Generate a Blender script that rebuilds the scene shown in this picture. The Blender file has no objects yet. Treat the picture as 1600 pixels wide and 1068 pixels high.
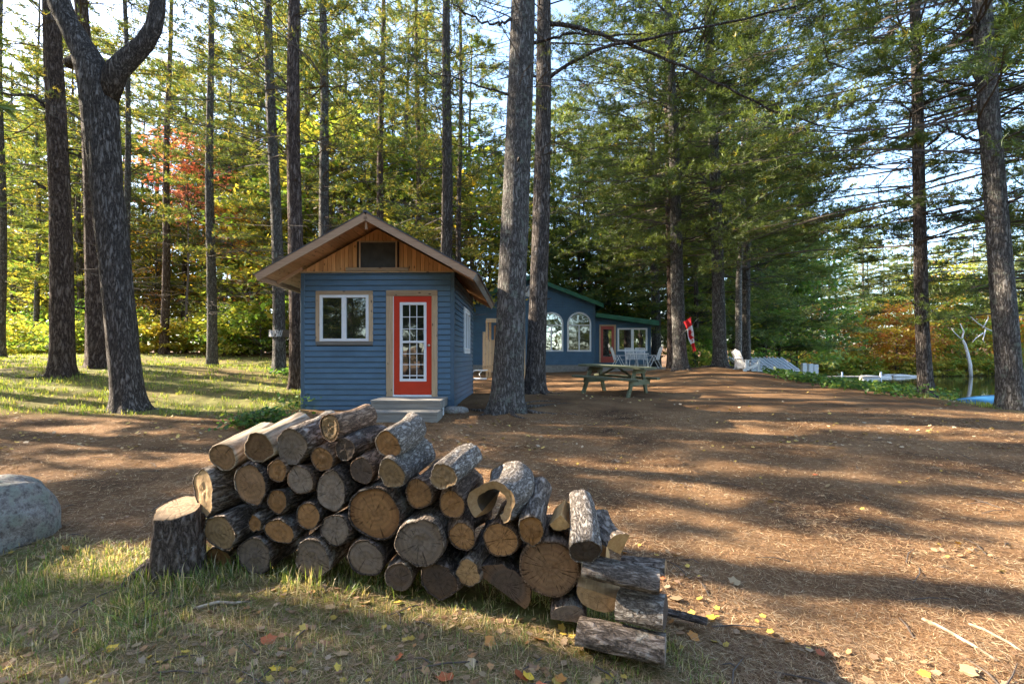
import bpy, bmesh, math, random
import numpy as np
from mathutils import Vector, Matrix

# ------------------------------------------------------------------ camera, sky, sun, exposure
scene = bpy.context.scene
H = 1.35                                   # eye height above the ground at the camera
cam_data = bpy.data.cameras.new("camera")
cam_data.sensor_width = 36.0
cam_data.lens = 36.0 * 715.0 / 1600.0
cam_data.shift_y = 26.0 / 1600.0
cam_data.clip_end = 2000.0
cam_data.clip_start = 0.05
camera = bpy.data.objects.new("camera", cam_data)
camera.location = (0, 0, H)
camera.rotation_euler = (math.radians(90), 0, 0)
scene.collection.objects.link(camera)
scene.camera = camera

SUN_AZ = math.radians(78.0)                # to the left of straight ahead
SUN_EL = math.radians(31.0)
SUN = np.array([-math.sin(SUN_AZ) * math.cos(SUN_EL), math.cos(SUN_AZ) * math.cos(SUN_EL), math.sin(SUN_EL)])

world = bpy.data.worlds.new("World")
scene.world = world
world.use_nodes = True
wn = world.node_tree.nodes
sky = wn.new("ShaderNodeTexSky")
sky.sky_type = 'NISHITA'
sky.sun_disc = False
sky.sun_elevation = SUN_EL
sky.sun_rotation = -SUN_AZ
sky.air_density = 1.0
sky.dust_density = 1.2
sky.ozone_density = 2.0
world.node_tree.links.new(sky.outputs[0], wn["Background"].inputs[0])
wn["Background"].inputs[1].default_value = 0.145

sun_data = bpy.data.lights.new("sun", 'SUN')
sun_data.energy = 5.0
sun_data.angle = math.radians(0.5)
sun_data.color = (1.0, 0.87, 0.68)
sun = bpy.data.objects.new("sun", sun_data)
sun.rotation_euler = Vector(SUN.tolist()).to_track_quat('Z', 'Y').to_euler()
scene.collection.objects.link(sun)

scene.view_settings.view_transform = 'Standard'
scene.view_settings.look = 'None'
scene.view_settings.exposure = 2.6
scene.view_settings.gamma = 1.0
scene.view_settings.use_curve_mapping = False
scene.cycles.max_bounces = 7
scene.cycles.diffuse_bounces = 4
scene.cycles.glossy_bounces = 3
scene.cycles.transmission_bounces = 4
scene.cycles.sample_clamp_indirect = 6.0
scene.cycles.use_denoising = True

rng = np.random.default_rng(7)
random.seed(7)
COL = scene.collection
F = 715.0

# ------------------------------------------------------------------ helpers: objects
def tag(o, label=None, cat=None, group=None, kind=None):
    if label: o["label"] = label
    if cat: o["category"] = cat
    if group: o["group"] = group
    if kind: o["kind"] = kind
    return o

def empty(name, loc=(0, 0, 0), rz=0.0, label=None, cat=None, group=None):
    o = bpy.data.objects.new(name, None)
    o.empty_display_size = 0.2
    o.location = [float(c) for c in loc]
    o.rotation_euler = (0, 0, rz)
    COL.objects.link(o)
    return tag(o, label, cat, group)

def link(name, me, mat=None, parent=None, smooth=False):
    if mat is not None and len(me.materials) == 0:
        me.materials.append(mat)
    if smooth:
        me.polygons.foreach_set("use_smooth", np.ones(len(me.polygons), dtype=bool))
    o = bpy.data.objects.new(name, me)
    COL.objects.link(o)
    if parent is not None:
        o.parent = parent
    return o

def dup(root, loc, rz=0.0, scale=1.0, label=None, group=None):
    r = root.copy(); COL.objects.link(r)
    r.location = [float(c) for c in loc]
    r.rotation_euler = (0, 0, rz)
    r.scale = (scale, scale, scale) if not isinstance(scale, tuple) else scale
    if label: r["label"] = label
    if group: r["group"] = group
    for ch in list(root.children):
        c = ch.copy(); COL.objects.link(c); c.parent = r
        for g in list(ch.children):
            d = g.copy(); COL.objects.link(d); d.parent = c
    return r

def fastmesh(name, V, nper, col=None):
    """V (n*nper,3): a soup of n polygons of nper corners; col (n,3) base colour per face."""
    V = np.ascontiguousarray(V.reshape(-1, 3), dtype=np.float32)
    n = len(V) // nper
    me = bpy.data.meshes.new(name)
    me.vertices.add(len(V)); me.vertices.foreach_set("co", V.ravel())
    me.loops.add(len(V)); me.loops.foreach_set("vertex_index", np.arange(len(V), dtype=np.int32))
    me.polygons.add(n); me.polygons.foreach_set("loop_start", np.arange(0, n * nper, nper, dtype=np.int32))
    if col is not None:
        a = me.attributes.new("Col", 'FLOAT_COLOR', 'FACE')
        c = np.ones((n, 4), dtype=np.float32); c[:, :3] = col
        a.data.foreach_set("color", c.ravel())
    me.update(calc_edges=True)
    return me

class MB:
    """collects shapes into one mesh"""
    def __init__(s): s.v = []; s.f = []
    def add(s, vs, fs):
        b = len(s.v); s.v.extend([tuple(map(float, p)) for p in vs]); s.f.extend([tuple(i + b for i in f) for f in fs])
        return s
    def box(s, x0, x1, y0, y1, z0, z1, M=None):
        vs = [(x0, y0, z0), (x1, y0, z0), (x1, y1, z0), (x0, y1, z0), (x0, y0, z1), (x1, y0, z1), (x1, y1, z1), (x0, y1, z1)]
        if M is not None: vs = [tuple(M @ Vector(p)) for p in vs]
        return s.add(vs, [(0, 3, 2, 1), (4, 5, 6, 7), (0, 1, 5, 4), (1, 2, 6, 5), (2, 3, 7, 6), (3, 0, 4, 7)])
    def bar(s, a, b, w, t, up=(0, 0, 1)):
        """a plank from a to b, w wide (sideways), t thick (along up)"""
        a = Vector(a); b = Vector(b); d = (b - a).normalized(); u = Vector(up)
        sd = d.cross(u)
        if sd.length < 1e-4: sd = d.cross(Vector((1, 0, 0)))
        sd.normalize(); u = sd.cross(d).normalized()
        vs = []
        for p in (a, b):
            for sx, su in ((-1, -1), (1, -1), (1, 1), (-1, 1)):
                vs.append(p + sd * (sx * w / 2) + u * (su * t / 2))
        return s.add(vs, [(0, 1, 2, 3), (7, 6, 5, 4), (0, 4, 5, 1), (1, 5, 6, 2), (2, 6, 7, 3), (3, 7, 4, 0)])
    def tube(s, pts, rad, n=6, cap=True):
        vs, fs = tube_geo(np.array(pts, float), np.array(rad if hasattr(rad, '__len__') else [rad] * len(pts), float), n)
        s.add(vs, fs)
        if cap:
            b = len(s.v) - len(vs)
            s.f.append(tuple(b + i for i in range(n))[::-1]); s.f.append(tuple(b + len(vs) - n + i for i in range(n)))
        return s
    def prism(s, poly, y0, y1, M=None):
        """poly of (x,z), extruded along y"""
        n = len(poly)
        vs = [(x, y0, z) for x, z in poly] + [(x, y1, z) for x, z in poly]
        if M is not None: vs = [tuple(M @ Vector(p)) for p in vs]
        fs = [tuple(range(n)), tuple(range(2 * n - 1, n - 1, -1))]
        for i in range(n):
            j = (i + 1) % n
            fs.append((j, i, i + n, j + n))
        return s.add(vs, fs)
    def build(s, name, mat=None, parent=None, smooth=False, bevel=0.0):
        me = bpy.data.meshes.new(name)
        me.from_pydata(s.v, [], s.f)
        bm = bmesh.new(); bm.from_mesh(me)
        bmesh.ops.recalc_face_normals(bm, faces=bm.faces)
        if bevel > 0:
            bmesh.ops.bevel(bm, geom=bm.edges[:], offset=bevel, segments=1, affect='EDGES', clamp_overlap=True)
        bm.to_mesh(me); bm.free()
        me.update()
        return link(name, me, mat, parent, smooth)

def tube_geo(P, R, n):
    m = len(P)
    T = np.gradient(P, axis=0); T /= np.linalg.norm(T, axis=1)[:, None] + 1e-9
    ref = np.array([0, 0, 1.0]) if abs(T[0, 2]) < 0.9 else np.array([1.0, 0, 0])
    A = np.cross(T, ref); A /= np.linalg.norm(A, axis=1)[:, None] + 1e-9
    B = np.cross(T, A)
    th = np.linspace(0, 2 * np.pi, n, endpoint=False)
    V = P[:, None, :] + R[:, None, None] * (A[:, None, :] * np.cos(th)[None, :, None] + B[:, None, :] * np.sin(th)[None, :, None])
    fs = []
    for i in range(m - 1):
        for j in range(n):
            k = (j + 1) % n
            fs.append((i * n + j, i * n + k, (i + 1) * n + k, (i + 1) * n + j))
    return V.reshape(-1, 3).tolist(), fs

def at(px, py, Y):
    """photo pixel and distance straight ahead -> point in the place"""
    return np.array([(px - 800.0) / F * Y, Y, H + (560.0 - py) / F * Y])

# ------------------------------------------------------------------ value noise
_T = np.random.default_rng(99).random((256, 256)).astype(np.float64)
def vnoise(x, y):
    x = np.asarray(x, float); y = np.asarray(y, float)
    xi = np.floor(x).astype(int); yi = np.floor(y).astype(int)
    fx = x - xi; fy = y - yi
    fx = fx * fx * (3 - 2 * fx); fy = fy * fy * (3 - 2 * fy)
    a = _T[xi & 255, yi & 255]; b = _T[(xi + 1) & 255, yi & 255]
    c = _T[xi & 255, (yi + 1) & 255]; d = _T[(xi + 1) & 255, (yi + 1) & 255]
    return (a * (1 - fx) + b * fx) * (1 - fy) + (c * (1 - fx) + d * fx) * fy
def fbm(x, y, o=3):
    s = 0; a = .5; t = 0
    for k in range(o):
        s = s + a * vnoise(x * 2 ** k + 17.3 * k, y * 2 ** k + 9.1 * k); t += a; a *= .5
    return s / t

# ------------------------------------------------------------------ terrain
ctrl = np.array([
 (0,0,0),(-3,1,-.02),(3,1,-.08),(.7,2.1,-.045),(-2.2,2.8,.06),(-1.05,2.5,.13-.03),(2,2.9,-.05),(5,4.7,.07),(8,3,-.05),
 (-3.4,3.2,.03),(-6,4,.08),(-4.3,9.5,.31),(-1.2,9.5,.30),(-1.1,13.1,.33),(-4.2,13,.5),(-2,8.1,.20),(0,9.2,.32),(.6,11.7,.48),
 (-7.7,9.2,.32),(-12.3,12.5,.86),(-12.7,14,1.1),(-13.1,20,1.01),(-18.3,24,1.6),(-7.6,15,.89),(-5.9,12.5,.58),(-6,24,1.3),(-25,24,1.55),(-12,25,1.5),
 (2.7,12,.39),(3.1,24,.62),(-2,24,.62),(7,24.5,.72),(6.7,18,.9),(8.0,18,1.08),(8.7,17,.92),(10.5,20,.4),(7.8,14,.57),(10.3,15,.50),(10.9,12,.36),(10.4,9.5,.29),
 (9,6,.12),(3,7,.2),(5,10,.36),(14,25,-.35),(17,28,-.4),(12,28,.2),(10,40,.5),(0,45,1.0),(-20,45,1.3),(-50,50,1.3),(-60,0,.8),(-30,5,.6),(-15,3,.2),(0,-20,0),(-30,-30,.3),
 (40,60,.3),(70,62,.4),(25,60,.6),(40,53.5,-.45),(62,54,-.45),(30,50.5,-.4),(11.9,11,.12),(12.1,9.3,.05),(0,90,1.5),(60,90,3),(-60,90,1.5),(11,3,0),(11,-8,0),(40,-30,0),(18,46,-.2),
], float)
def _U(r2): return np.where(r2 > 1e-12, r2 * np.log(r2 + 1e-12), 0) * 0.5
_n = len(ctrl)
_K = _U(((ctrl[:, None, :2] - ctrl[None, :, :2]) ** 2).sum(-1)) + np.eye(_n) * 0.4
_P = np.c_[np.ones(_n), ctrl[:, :2]]
_A = np.block([[_K, _P], [_P.T, np.zeros((3, 3))]])
_w = np.linalg.solve(_A, np.r_[ctrl[:, 2], 0, 0, 0])
def tps(x, y):
    out = _w[_n] + _w[_n + 1] * x + _w[_n + 2] * y
    for i in range(_n):
        out = out + _w[i] * _U((x - ctrl[i, 0]) ** 2 + (y - ctrl[i, 1]) ** 2)
    return out
LAKE = np.array([(12.3,-20),(12.2,4),(12.5,9),(13.2,12.5),(13.6,16),(15,20),(18,25),(21,30),(24,38),(27,46),(33,50),(40,51.5),(60,52),(110,50),(110,-20)], float)
WATER = -0.65
def lake_sd(x, y):
    """signed distance to the shoreline, positive inside the lake"""
    d = np.full(x.shape, 1e9); ins = np.zeros(x.shape, bool)
    for i in range(len(LAKE)):
        a = LAKE[i]; b = LAKE[(i + 1) % len(LAKE)]
        ab = b - a
        t = np.clip(((x - a[0]) * ab[0] + (y - a[1]) * ab[1]) / (ab @ ab), 0, 1)
        d = np.minimum(d, np.hypot(x - a[0] - ab[0] * t, y - a[1] - ab[1] * t))
        c = ((a[1] > y) != (b[1] > y)) & (x < (b[0] - a[0]) * (y - a[1]) / (b[1] - a[1] + 1e-12) + a[0])
        ins ^= c
    return np.where(ins, d, -d)
def height_raw(x, y):
    r = np.hypot(x, y - 10)
    z = tps(np.clip(x, -60, 70), np.clip(y, -30, 90))
    z = np.clip(z, -1.0, 3.2)
    sd = lake_sd(x, y) + (vnoise(x * .7, y * .7) - .5) * .8
    k = np.clip((sd + 1.6) / 2.6, 0, 1); k = k * k * (3 - 2 * k)
    z = z * (1 - k) + (-1.5) * k
    return z
GX0, GX1, GY0, GY1, GS = -80.0, 80.0, -40.0, 110.0, 0.5
_gx = np.arange(GX0, GX1 + .1, GS); _gy = np.arange(GY0, GY1 + .1, GS)
_GZ = height_raw(*np.meshgrid(_gx, _gy, indexing='ij'))
def ground(x, y):
    x = np.clip(np.asarray(x, float), GX0, GX1 - .01); y = np.clip(np.asarray(y, float), GY0, GY1 - .01)
    u = (x - GX0) / GS; v = (y - GY0) / GS
    i = u.astype(int); j = v.astype(int); u = u - i; v = v - j
    z = (_GZ[i, j] * (1 - u) + _GZ[i + 1, j] * u) * (1 - v) + (_GZ[i, j + 1] * (1 - u) + _GZ[i + 1, j + 1] * u) * v
    return z + (fbm(x * 1.3, y * 1.3, 3) - .5) * .07
def gz(x, y): return float(ground(np.array([x]), np.array([y]))[0])

def grass_w(x, y):
    """how grassy the ground is, 0..1 (a property of the ground itself)"""
    n = fbm(x * .5 + 3, y * .5, 3)
    lawn = (.35 + .9 * fbm(x * .35 + 11, y * .9, 3)) * np.clip((y - 8.0 - .12 * (x + 8)) / 1.2, 0, 1) * np.clip((-3.8 - x) / .8, 0, 1) * np.clip((26 - y) / 3, 0, 1)
    front = np.clip((2.75 - y - .22 * x) / .35, 0, 1) * np.clip((1.2 - x) / .8, 0, 1) * np.clip((y + 3) / 2, 0, 1) * .8
    bank = np.clip((lake_sd(x, y) + 3.2) / 1.0, 0, 1) * .8
    return np.clip(np.maximum(np.maximum(lawn, front), bank) * 1.4 - (1 - n) * .75 + .1, 0, 1)

# ------------------------------------------------------------------ openings carved into the canopy to shape the sunlight
def sun_gap(P):
    """True for canopy points left out so the sun lands on chosen ground patches"""
    k = (P[:, 2] - 0.25) / SUN[2]
    gx = P[:, 0] - SUN[0] * k; gy = P[:, 1] - SUN[1] * k
    ca, sa = math.sin(SUN_AZ), -math.cos(SUN_AZ)
    a = gx * ca + gy * sa; b = -gx * sa + gy * ca
    # wanted sunlit patches: noise streaks running away from the sun, set by region
    n = .50 * vnoise(a * .22 + 5, b * 1.25 + 3) + .30 * vnoise(a * .6 + 40, b * 3.2) + .20 * vnoise(a * 1.3 + 9, b * 5.5 + 3) + .01
    thr = np.full(n.shape, .58)
    def reg(m, v): thr[m] = v
    reg((gx > .8) & (gy < 9), .56)
    reg((gx > 2.0) & (gy >= 9) & (gy < 22), .60)
    reg((gx > -1) & (gx <= 2.0) & (gy > 3.6), .66)
    reg((gx < -.2) & (gy > 3.3) & (gy < 8.2), .66)
    reg((gx < -4.6) & (gy >= 8.2), .45)
    reg((gx < 1.0) & (gx > -9) & (gy >= 2.12) & (gy <= 3.3), .24)
    reg((gx > -.1) & (gx < 3.5) & (gy > .3) & (gy <= 2.6), .30)
    reg((gx < -.35) & (gy < 2.05), 2.)
    reg((gx < -.7) & (gx > -4.6) & (gy > 7.0) & (gy < 14.5), .80)
    reg((gy > 22) & (gx > -4) & (gx < 9), .62)
    reg((gx > 10.5) | (gy > 26), .60)
    vis = (gy > -1) & (gy < 60) & (np.abs(gx) < 45) & (P[:, 0] < 4.5)
    return (n > thr) & vis

# ------------------------------------------------------------------ materials
def nt(name):
    m = bpy.data.materials.new(name); m.use_nodes = True
    t = m.node_tree; b = t.nodes["Principled BSDF"]
    return m, t, b
def N(t, typ, **kw):
    n = t.nodes.new(typ)
    for k, v in kw.items():
        if k.startswith('i_'): n.inputs[k[2:].replace('_', ' ')].default_value = v
        else: setattr(n, k, v)
    return n
def ramp(t, src, stops):
    r = t.nodes.new("ShaderNodeValToRGB"); e = r.color_ramp.elements
    while len(e) < len(stops): e.new(.5)
    for i, (p, c) in enumerate(stops):
        e[i].position = p; e[i].color = (*c, 1)
    t.links.new(src, r.inputs[0]); return r
def coords(t, scale=(1, 1, 1), kind='Object', offset=True, rot=(0, 0, 0)):
    tc = t.nodes.new("ShaderNodeTexCoord"); mp = t.nodes.new("ShaderNodeMapping")
    mp.inputs['Scale'].default_value = scale; mp.inputs['Rotation'].default_value = rot
    t.links.new(tc.outputs[kind], mp.inputs[0])
    if offset:
        oi = t.nodes.new("ShaderNodeObjectInfo"); mu = t.nodes.new("ShaderNodeVectorMath"); mu.operation = 'SCALE'
        cx = t.nodes.new("ShaderNodeCombineXYZ")
        for k in range(3): t.links.new(oi.outputs['Random'], cx.inputs[k])
        t.links.new(cx.outputs[0], mu.inputs[0]); mu.inputs['Scale'].default_value = 37.0
        t.links.new(mu.outputs[0], mp.inputs['Location'])
    return mp.outputs[0]
def noise(t, vec, scale, detail=4, rough=.6, dist=0):
    n = t.nodes.new("ShaderNodeTexNoise"); n.inputs['Scale'].default_value = scale; n.inputs['Detail'].default_value = detail
    n.inputs['Roughness'].default_value = rough; n.inputs['Distortion'].default_value = dist
    t.links.new(vec, n.inputs['Vector']); return n
def mixc(t, fac, a, b, mode='MIX'):
    m = t.nodes.new("ShaderNodeMix"); m.data_type = 'RGBA'; m.blend_type = mode
    for s, v in ((m.inputs[0], fac), (m.inputs[6], a), (m.inputs[7], b)):
        if isinstance(v, (int, float)): s.default_value = v
        elif isinstance(v, tuple): s.default_value = (*v, 1)
        else: t.links.new(v, s)
    return m.outputs[2]
def mathn(t, op, a, b=None, c=None):
    m = t.nodes.new("ShaderNodeMath"); m.operation = op
    for i, v in enumerate((a, b, c)):
        if v is None: continue
        if isinstance(v, (int, float)): m.inputs[i].default_value = v
        else: t.links.new(v, m.inputs[i])
    return m.outputs[0]
def bump(t, b, h, dist, strength=1.0):
    n = t.nodes.new("ShaderNodeBump"); n.inputs['Distance'].default_value = dist; n.inputs['Strength'].default_value = strength
    t.links.new(h, n.inputs['Height']); t.links.new(n.outputs[0], b.inputs['Normal'])

def mat_plain(name, col, rough=.6, var=.12, scale=8, bmp=0.0, metal=0, spec=.4, stretch=(1, 1, 1)):
    m, t, b = nt(name)
    v = coords(t, stretch)
    n = noise(t, v, scale, 5)
    c = ramp(t, n.outputs[0], [(.3, tuple(x * (1 - var) for x in col)), (.7, tuple(min(1, x * (1 + var)) for x in col))])
    t.links.new(c.outputs[0], b.inputs['Base Color'])
    b.inputs['Roughness'].default_value = rough; b.inputs['Metallic'].default_value = metal
    b.inputs['Specular IOR Level'].default_value = spec
    if bmp: bump(t, b, n.outputs[0], bmp)
    return m

def mat_bark(name, dark, mid, light, axis='z', sc=16.0, depth=.02, lichen=None, st=.16):
    """furrowed bark: ridges drawn out along the stem, broken by finer scales"""
    m, t, b = nt(name)
    s = (1, 1, st) if axis == 'z' else (1, st, 1)
    s2 = (1, 1, min(1, st * 3)) if axis == 'z' else (1, min(1, st * 3), 1)
    v = coords(t, s); vf = coords(t, s2)
    n1 = noise(t, v, sc, 5, .6, .5); n2 = noise(t, vf, sc * 2.2, 5, .7, .3); n3 = noise(t, coords(t), sc * 5, 4, .7)
    # deep furrows where the broad noise crosses its middle
    fur = mathn(t, 'MINIMUM', mathn(t, 'MULTIPLY', mathn(t, 'ABSOLUTE', mathn(t, 'SUBTRACT', n1.outputs[0], .5)), 7.0), 1.0)
    h = mathn(t, 'ADD', mathn(t, 'MULTIPLY', fur, .5), mathn(t, 'ADD', mathn(t, 'MULTIPLY', n2.outputs[0], .62), mathn(t, 'MULTIPLY', n3.outputs[0], .25)))
    c = ramp(t, h, [(.42, dark), (.72, mid), (1.0, light)])
    big = noise(t, coords(t), 1.3, 4)
    c2 = mixc(t, mathn(t, 'MULTIPLY', ramp(t, big.outputs[0], [(.35, (0, 0, 0)), (.75, (1, 1, 1))]).outputs[0], .35), c.outputs[0], tuple(x * .6 for x in mid))
    if lichen:
        li = noise(t, coords(t), 7, 6, .7)
        f = ramp(t, li.outputs[0], [(.55, (0, 0, 0)), (.63, (1, 1, 1))])
        c2 = mixc(t, mathn(t, 'MULTIPLY', mathn(t, 'MULTIPLY', f.outputs[0], n3.outputs[0]), 1.0), c2, lichen)
    t.links.new(c2, b.inputs['Base Color']); b.inputs['Roughness'].default_value = .92; b.inputs['Specular IOR Level'].default_value = .15
    bump(t, b, h, depth)
    return m

def mat_cut(name, core, edge, crack=.5, greyness=0.3, az=2):
    """sawn log end: growth rings round the pith (axis y), radial checks, blotches"""
    m, t, b = nt(name)
    tc = t.nodes.new("ShaderNodeTexCoord")
    sep = t.nodes.new("ShaderNodeSeparateXYZ"); t.links.new(tc.outputs['Object'], sep.inputs[0])
    v0 = coords(t)
    dist = noise(t, v0, 9, 3)
    r = mathn(t, 'SQRT', mathn(t, 'ADD', mathn(t, 'POWER', sep.outputs[0], 2.0), mathn(t, 'POWER', sep.outputs[az], 2.0)))
    rr = mathn(t, 'ADD', r, mathn(t, 'MULTIPLY', dist.outputs[0], .05))
    rings = mathn(t, 'SINE', mathn(t, 'MULTIPLY', rr, 900.0))
    rings2 = mathn(t, 'SINE', mathn(t, 'MULTIPLY', rr, 210.0))
    ang = mathn(t, 'ARCTAN2', sep.outputs[az], sep.outputs[0])
    cx = t.nodes.new("ShaderNodeCombineXYZ"); t.links.new(mathn(t, 'MULTIPLY', ang, 4.5), cx.inputs[0]); t.links.new(mathn(t, 'MULTIPLY', r, 5.0), cx.inputs[1])
    oi = t.nodes.new("ShaderNodeObjectInfo"); t.links.new(mathn(t, 'MULTIPLY', oi.outputs['Random'], 50.0), cx.inputs[2])
    rad = noise(t, cx.outputs[0], 2.2, 6, .75)
    fr = ramp(t, mathn(t, 'MULTIPLY', r, 7.0), [(.0, core), (.55, core), (1.0, edge)])
    blot = noise(t, v0, 14, 5, .65)
    c = mixc(t, ramp(t, blot.outputs[0], [(.38, (0, 0, 0)), (.85, (.8, .8, .8))]).outputs[0], fr.outputs[0], tuple(x * .45 + .04 * greyness for x in core))
    c = mixc(t, mathn(t, 'MULTIPLY', mathn(t, 'ADD', mathn(t, 'ADD', rings, rings2), 1.2), .11), c, (.03, .02, .015))
    ck = ramp(t, rad.outputs[0], [(.33, (1, 1, 1)), (.43, (0, 0, 0))])
    c = mixc(t, mathn(t, 'MULTIPLY', ck.outputs[0], crack), c, (.02, .014, .01))
    hue = mathn(t, 'ADD', mathn(t, 'MULTIPLY', oi.outputs['Random'], .5), .75)
    hv = t.nodes.new("ShaderNodeHueSaturation"); t.links.new(hue, hv.inputs['Value']); t.links.new(c, hv.inputs['Color'])
    t.links.new(hv.outputs[0], b.inputs['Base Color']); b.inputs['Roughness'].default_value = .85; b.inputs['Specular IOR Level'].default_value = .2
    hh = mathn(t, 'ADD', mathn(t, 'MULTIPLY', rings2, .15), mathn(t, 'SUBTRACT', rad.outputs[0], mathn(t, 'MULTIPLY', ck.outputs[0], 1.5)))
    bump(t, b, hh, .004)
    return m

def mat_foliage(name, trans=.45, tint=(1, 1, 1), tstr=1.35):
    m = bpy.data.materials.new(name); m.use_nodes = True; t = m.node_tree
    for n in list(t.nodes):
        if n.type != 'OUTPUT_MATERIAL': t.nodes.remove(n)
    out = [n for n in t.nodes if n.type == 'OUTPUT_MATERIAL'][0]
    at_ = t.nodes.new("ShaderNodeAttribute"); at_.attribute_name = "Col"
    c = mixc(t, 1.0, at_.outputs['Color'], tint, 'MULTIPLY')
    d = t.nodes.new("ShaderNodeBsdfDiffuse"); tr = t.nodes.new("ShaderNodeBsdfTranslucent"); g = t.nodes.new("ShaderNodeBsdfGlossy")
    g.inputs['Roughness'].default_value = .45; g.inputs['Color'].default_value = (.6, .6, .6, 1)
    t.links.new(c, d.inputs[0])
    c2 = mixc(t, 1.0, c, (1.25 * tstr, 1.2 * tstr, .65 * tstr), 'MULTIPLY'); t.links.new(c2, tr.inputs[0])
    mx = t.nodes.new("ShaderNodeMixShader"); mx.inputs[0].default_value = trans
    t.links.new(d.outputs[0], mx.inputs[1]); t.links.new(tr.outputs[0], mx.inputs[2])
    m2 = t.nodes.new("ShaderNodeMixShader"); m2.inputs[0].default_value = .05
    t.links.new(mx.outputs[0], m2.inputs[1]); t.links.new(g.outputs[0], m2.inputs[2])
    t.links.new(m2.outputs[0], out.inputs[0])
    return m

def mat_wood(name, a, b_, axis='x', rough=.7, knots=True, sc=1.0, grain=.001):
    """board wood; axis is the way the grain runs"""
    m, t, b = nt(name)
    st = {'x': (1.2, 22, 22), 'y': (22, 1.2, 22), 'z': (22, 22, 1.2)}[axis]
    v = coords(t, tuple(s * sc for s in st))
    n = noise(t, v, 2.0, 5, .65, .6)
    c = ramp(t, n.outputs[0], [(.3, a), (.7, b_)])
    col = c.outputs[0]
    oi = t.nodes.new("ShaderNodeObjectInfo")
    hv = t.nodes.new("ShaderNodeHueSaturation"); t.links.new(mathn(t, 'ADD', mathn(t, 'MULTIPLY', oi.outputs['Random'], .45), .78), hv.inputs['Value'])
    if knots:
        ks = {'x': (5, 11, 11), 'y': (11, 5, 11), 'z': (11, 11, 5)}[axis]
        kv = t.nodes.new("ShaderNodeTexVoronoi"); kv.inputs['Scale'].default_value = 1.0
        t.links.new(coords(t, ks), kv.inputs['Vector'])
        kf = ramp(t, kv.outputs['Distance'], [(.10, (1, 1, 1)), (.2, (0, 0, 0))])
        col = mixc(t, mathn(t, 'MULTIPLY', kf.outputs[0], .85), col, tuple(x * .22 for x in a))
    t.links.new(col, hv.inputs['Color'])
    t.links.new(hv.outputs[0], b.inputs['Base Color']); b.inputs['Roughness'].default_value = rough; b.inputs['Specular IOR Level'].default_value = .3
    bump(t, b, n.outputs[0], grain)
    return m

M = {}
M['bark'] = mat_bark("pine_bark", (.028, .022, .019), (.135, .112, .098), (.30, .265, .24), sc=18, depth=.055, st=.2)
M['bark_red'] = mat_bark("reddish_pine_bark", (.03, .02, .017), (.15, .105, .085), (.28, .22, .19), sc=14, depth=.06, st=.24)
M['bark_pale'] = mat_bark("grey_pine_bark", (.035, .03, .027), (.155, .138, .125), (.32, .30, .28), sc=21, depth=.05, st=.24, lichen=(.24, .27, .22))
M['bark_far'] = mat_bark("forest_bark", (.025, .02, .017), (.11, .09, .072), (.22, .185, .16), sc=10, depth=.03)
M['bark_birch'] = mat_bark("birch_bark", (.05, .045, .04), (.27, .25, .23), (.5, .48, .45), sc=7, depth=.006, st=3.0)
M['branch'] = mat_plain("branch_wood", (.085, .065, .052), .9, .35, 20)
M['needles'] = mat_foliage("pine_needles", .38)
M['leaves'] = mat_foliage("leaves", .52)
M['litter'] = mat_foliage("dry_litter", .15)
M['grassblade'] = mat_foliage("grass_blades", .35)
M['log_bark_grey'] = mat_bark("log_bark_grey", (0.042, 0.032, 0.025), (0.217, 0.168, 0.133), (0.420, 0.350, 0.294), 'y', 34, .016, lichen=(0.476, 0.448, 0.392), st=.28)
M['log_bark_brown'] = mat_bark("log_bark_brown", (0.042, 0.028, 0.020), (0.196, 0.126, 0.084), (0.364, 0.252, 0.175), 'y', 44, .006, st=.25)
M['log_bark_dark'] = mat_bark("log_bark_dark", (0.025, 0.020, 0.017), (0.119, 0.090, 0.073), (0.266, 0.210, 0.182), 'y', 36, .016, lichen=(0.308, 0.308, 0.280), st=.28)
M['log_bark_birch'] = mat_bark("log_bark_birch", (.06, .046, .036), (.27, .23, .195), (.52, .47, .41), 'y', 48, .012, st=.4)
M['log_bare'] = mat_bark("log_bare_wood", (.16, .115, .075), (.36, .28, .20), (.50, .42, .33), 'y', 14, .003, st=.08)
M['stump_bark'] = mat_bark("stump_bark", (0.035, 0.027, 0.022), (0.182, 0.140, 0.119), (0.364, 0.301, 0.266), 'z', 30, .022, lichen=(0.644, 0.630, 0.630), st=.3)
M['cut_brown'] = mat_cut("cut_brown", (0.298, 0.176, 0.094), (0.188, 0.106, 0.059), .75)
M['cut_orange'] = mat_cut("cut_orange", (.37, .195, .082), (.22, .105, .042), .65)
M['cut_grey'] = mat_cut("cut_grey", (.25, .195, .155), (.185, .13, .09), .8, 1)
M['cut_tan'] = mat_cut("cut_tan", (0.399, 0.264, 0.142), (0.270, 0.161, 0.077), .7)
M['cut_dark'] = mat_cut("cut_dark", (0.112, 0.081, 0.063), (0.240, 0.135, 0.068), .9)
M['cut_top'] = mat_cut("sawn_stump_top", (.30, .205, .12), (.20, .13, .075), .8, .3, 1)
M['dead_wood'] = mat_plain("bleached_wood", (.5, .47, .43), .9, .25, 12, .01)
M['split'] = mat_wood("split_wood", (.33, .20, .10), (.52, .36, .20), 'y', .8, False, 1, .004)
M['split_orange'] = mat_wood("split_orange", (.42, .22, .08), (.62, .38, .16), 'y', .8, False, 1, .004)
M['split_dark'] = mat_wood("split_dark", (.09, .07, .05), (.18, .135, .095), 'y', .9, False, 1, .004)
M['siding'] = mat_plain("blue_siding", (.076, .142, .212), .42, .15, 2.2, 0, spec=.45)
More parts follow.
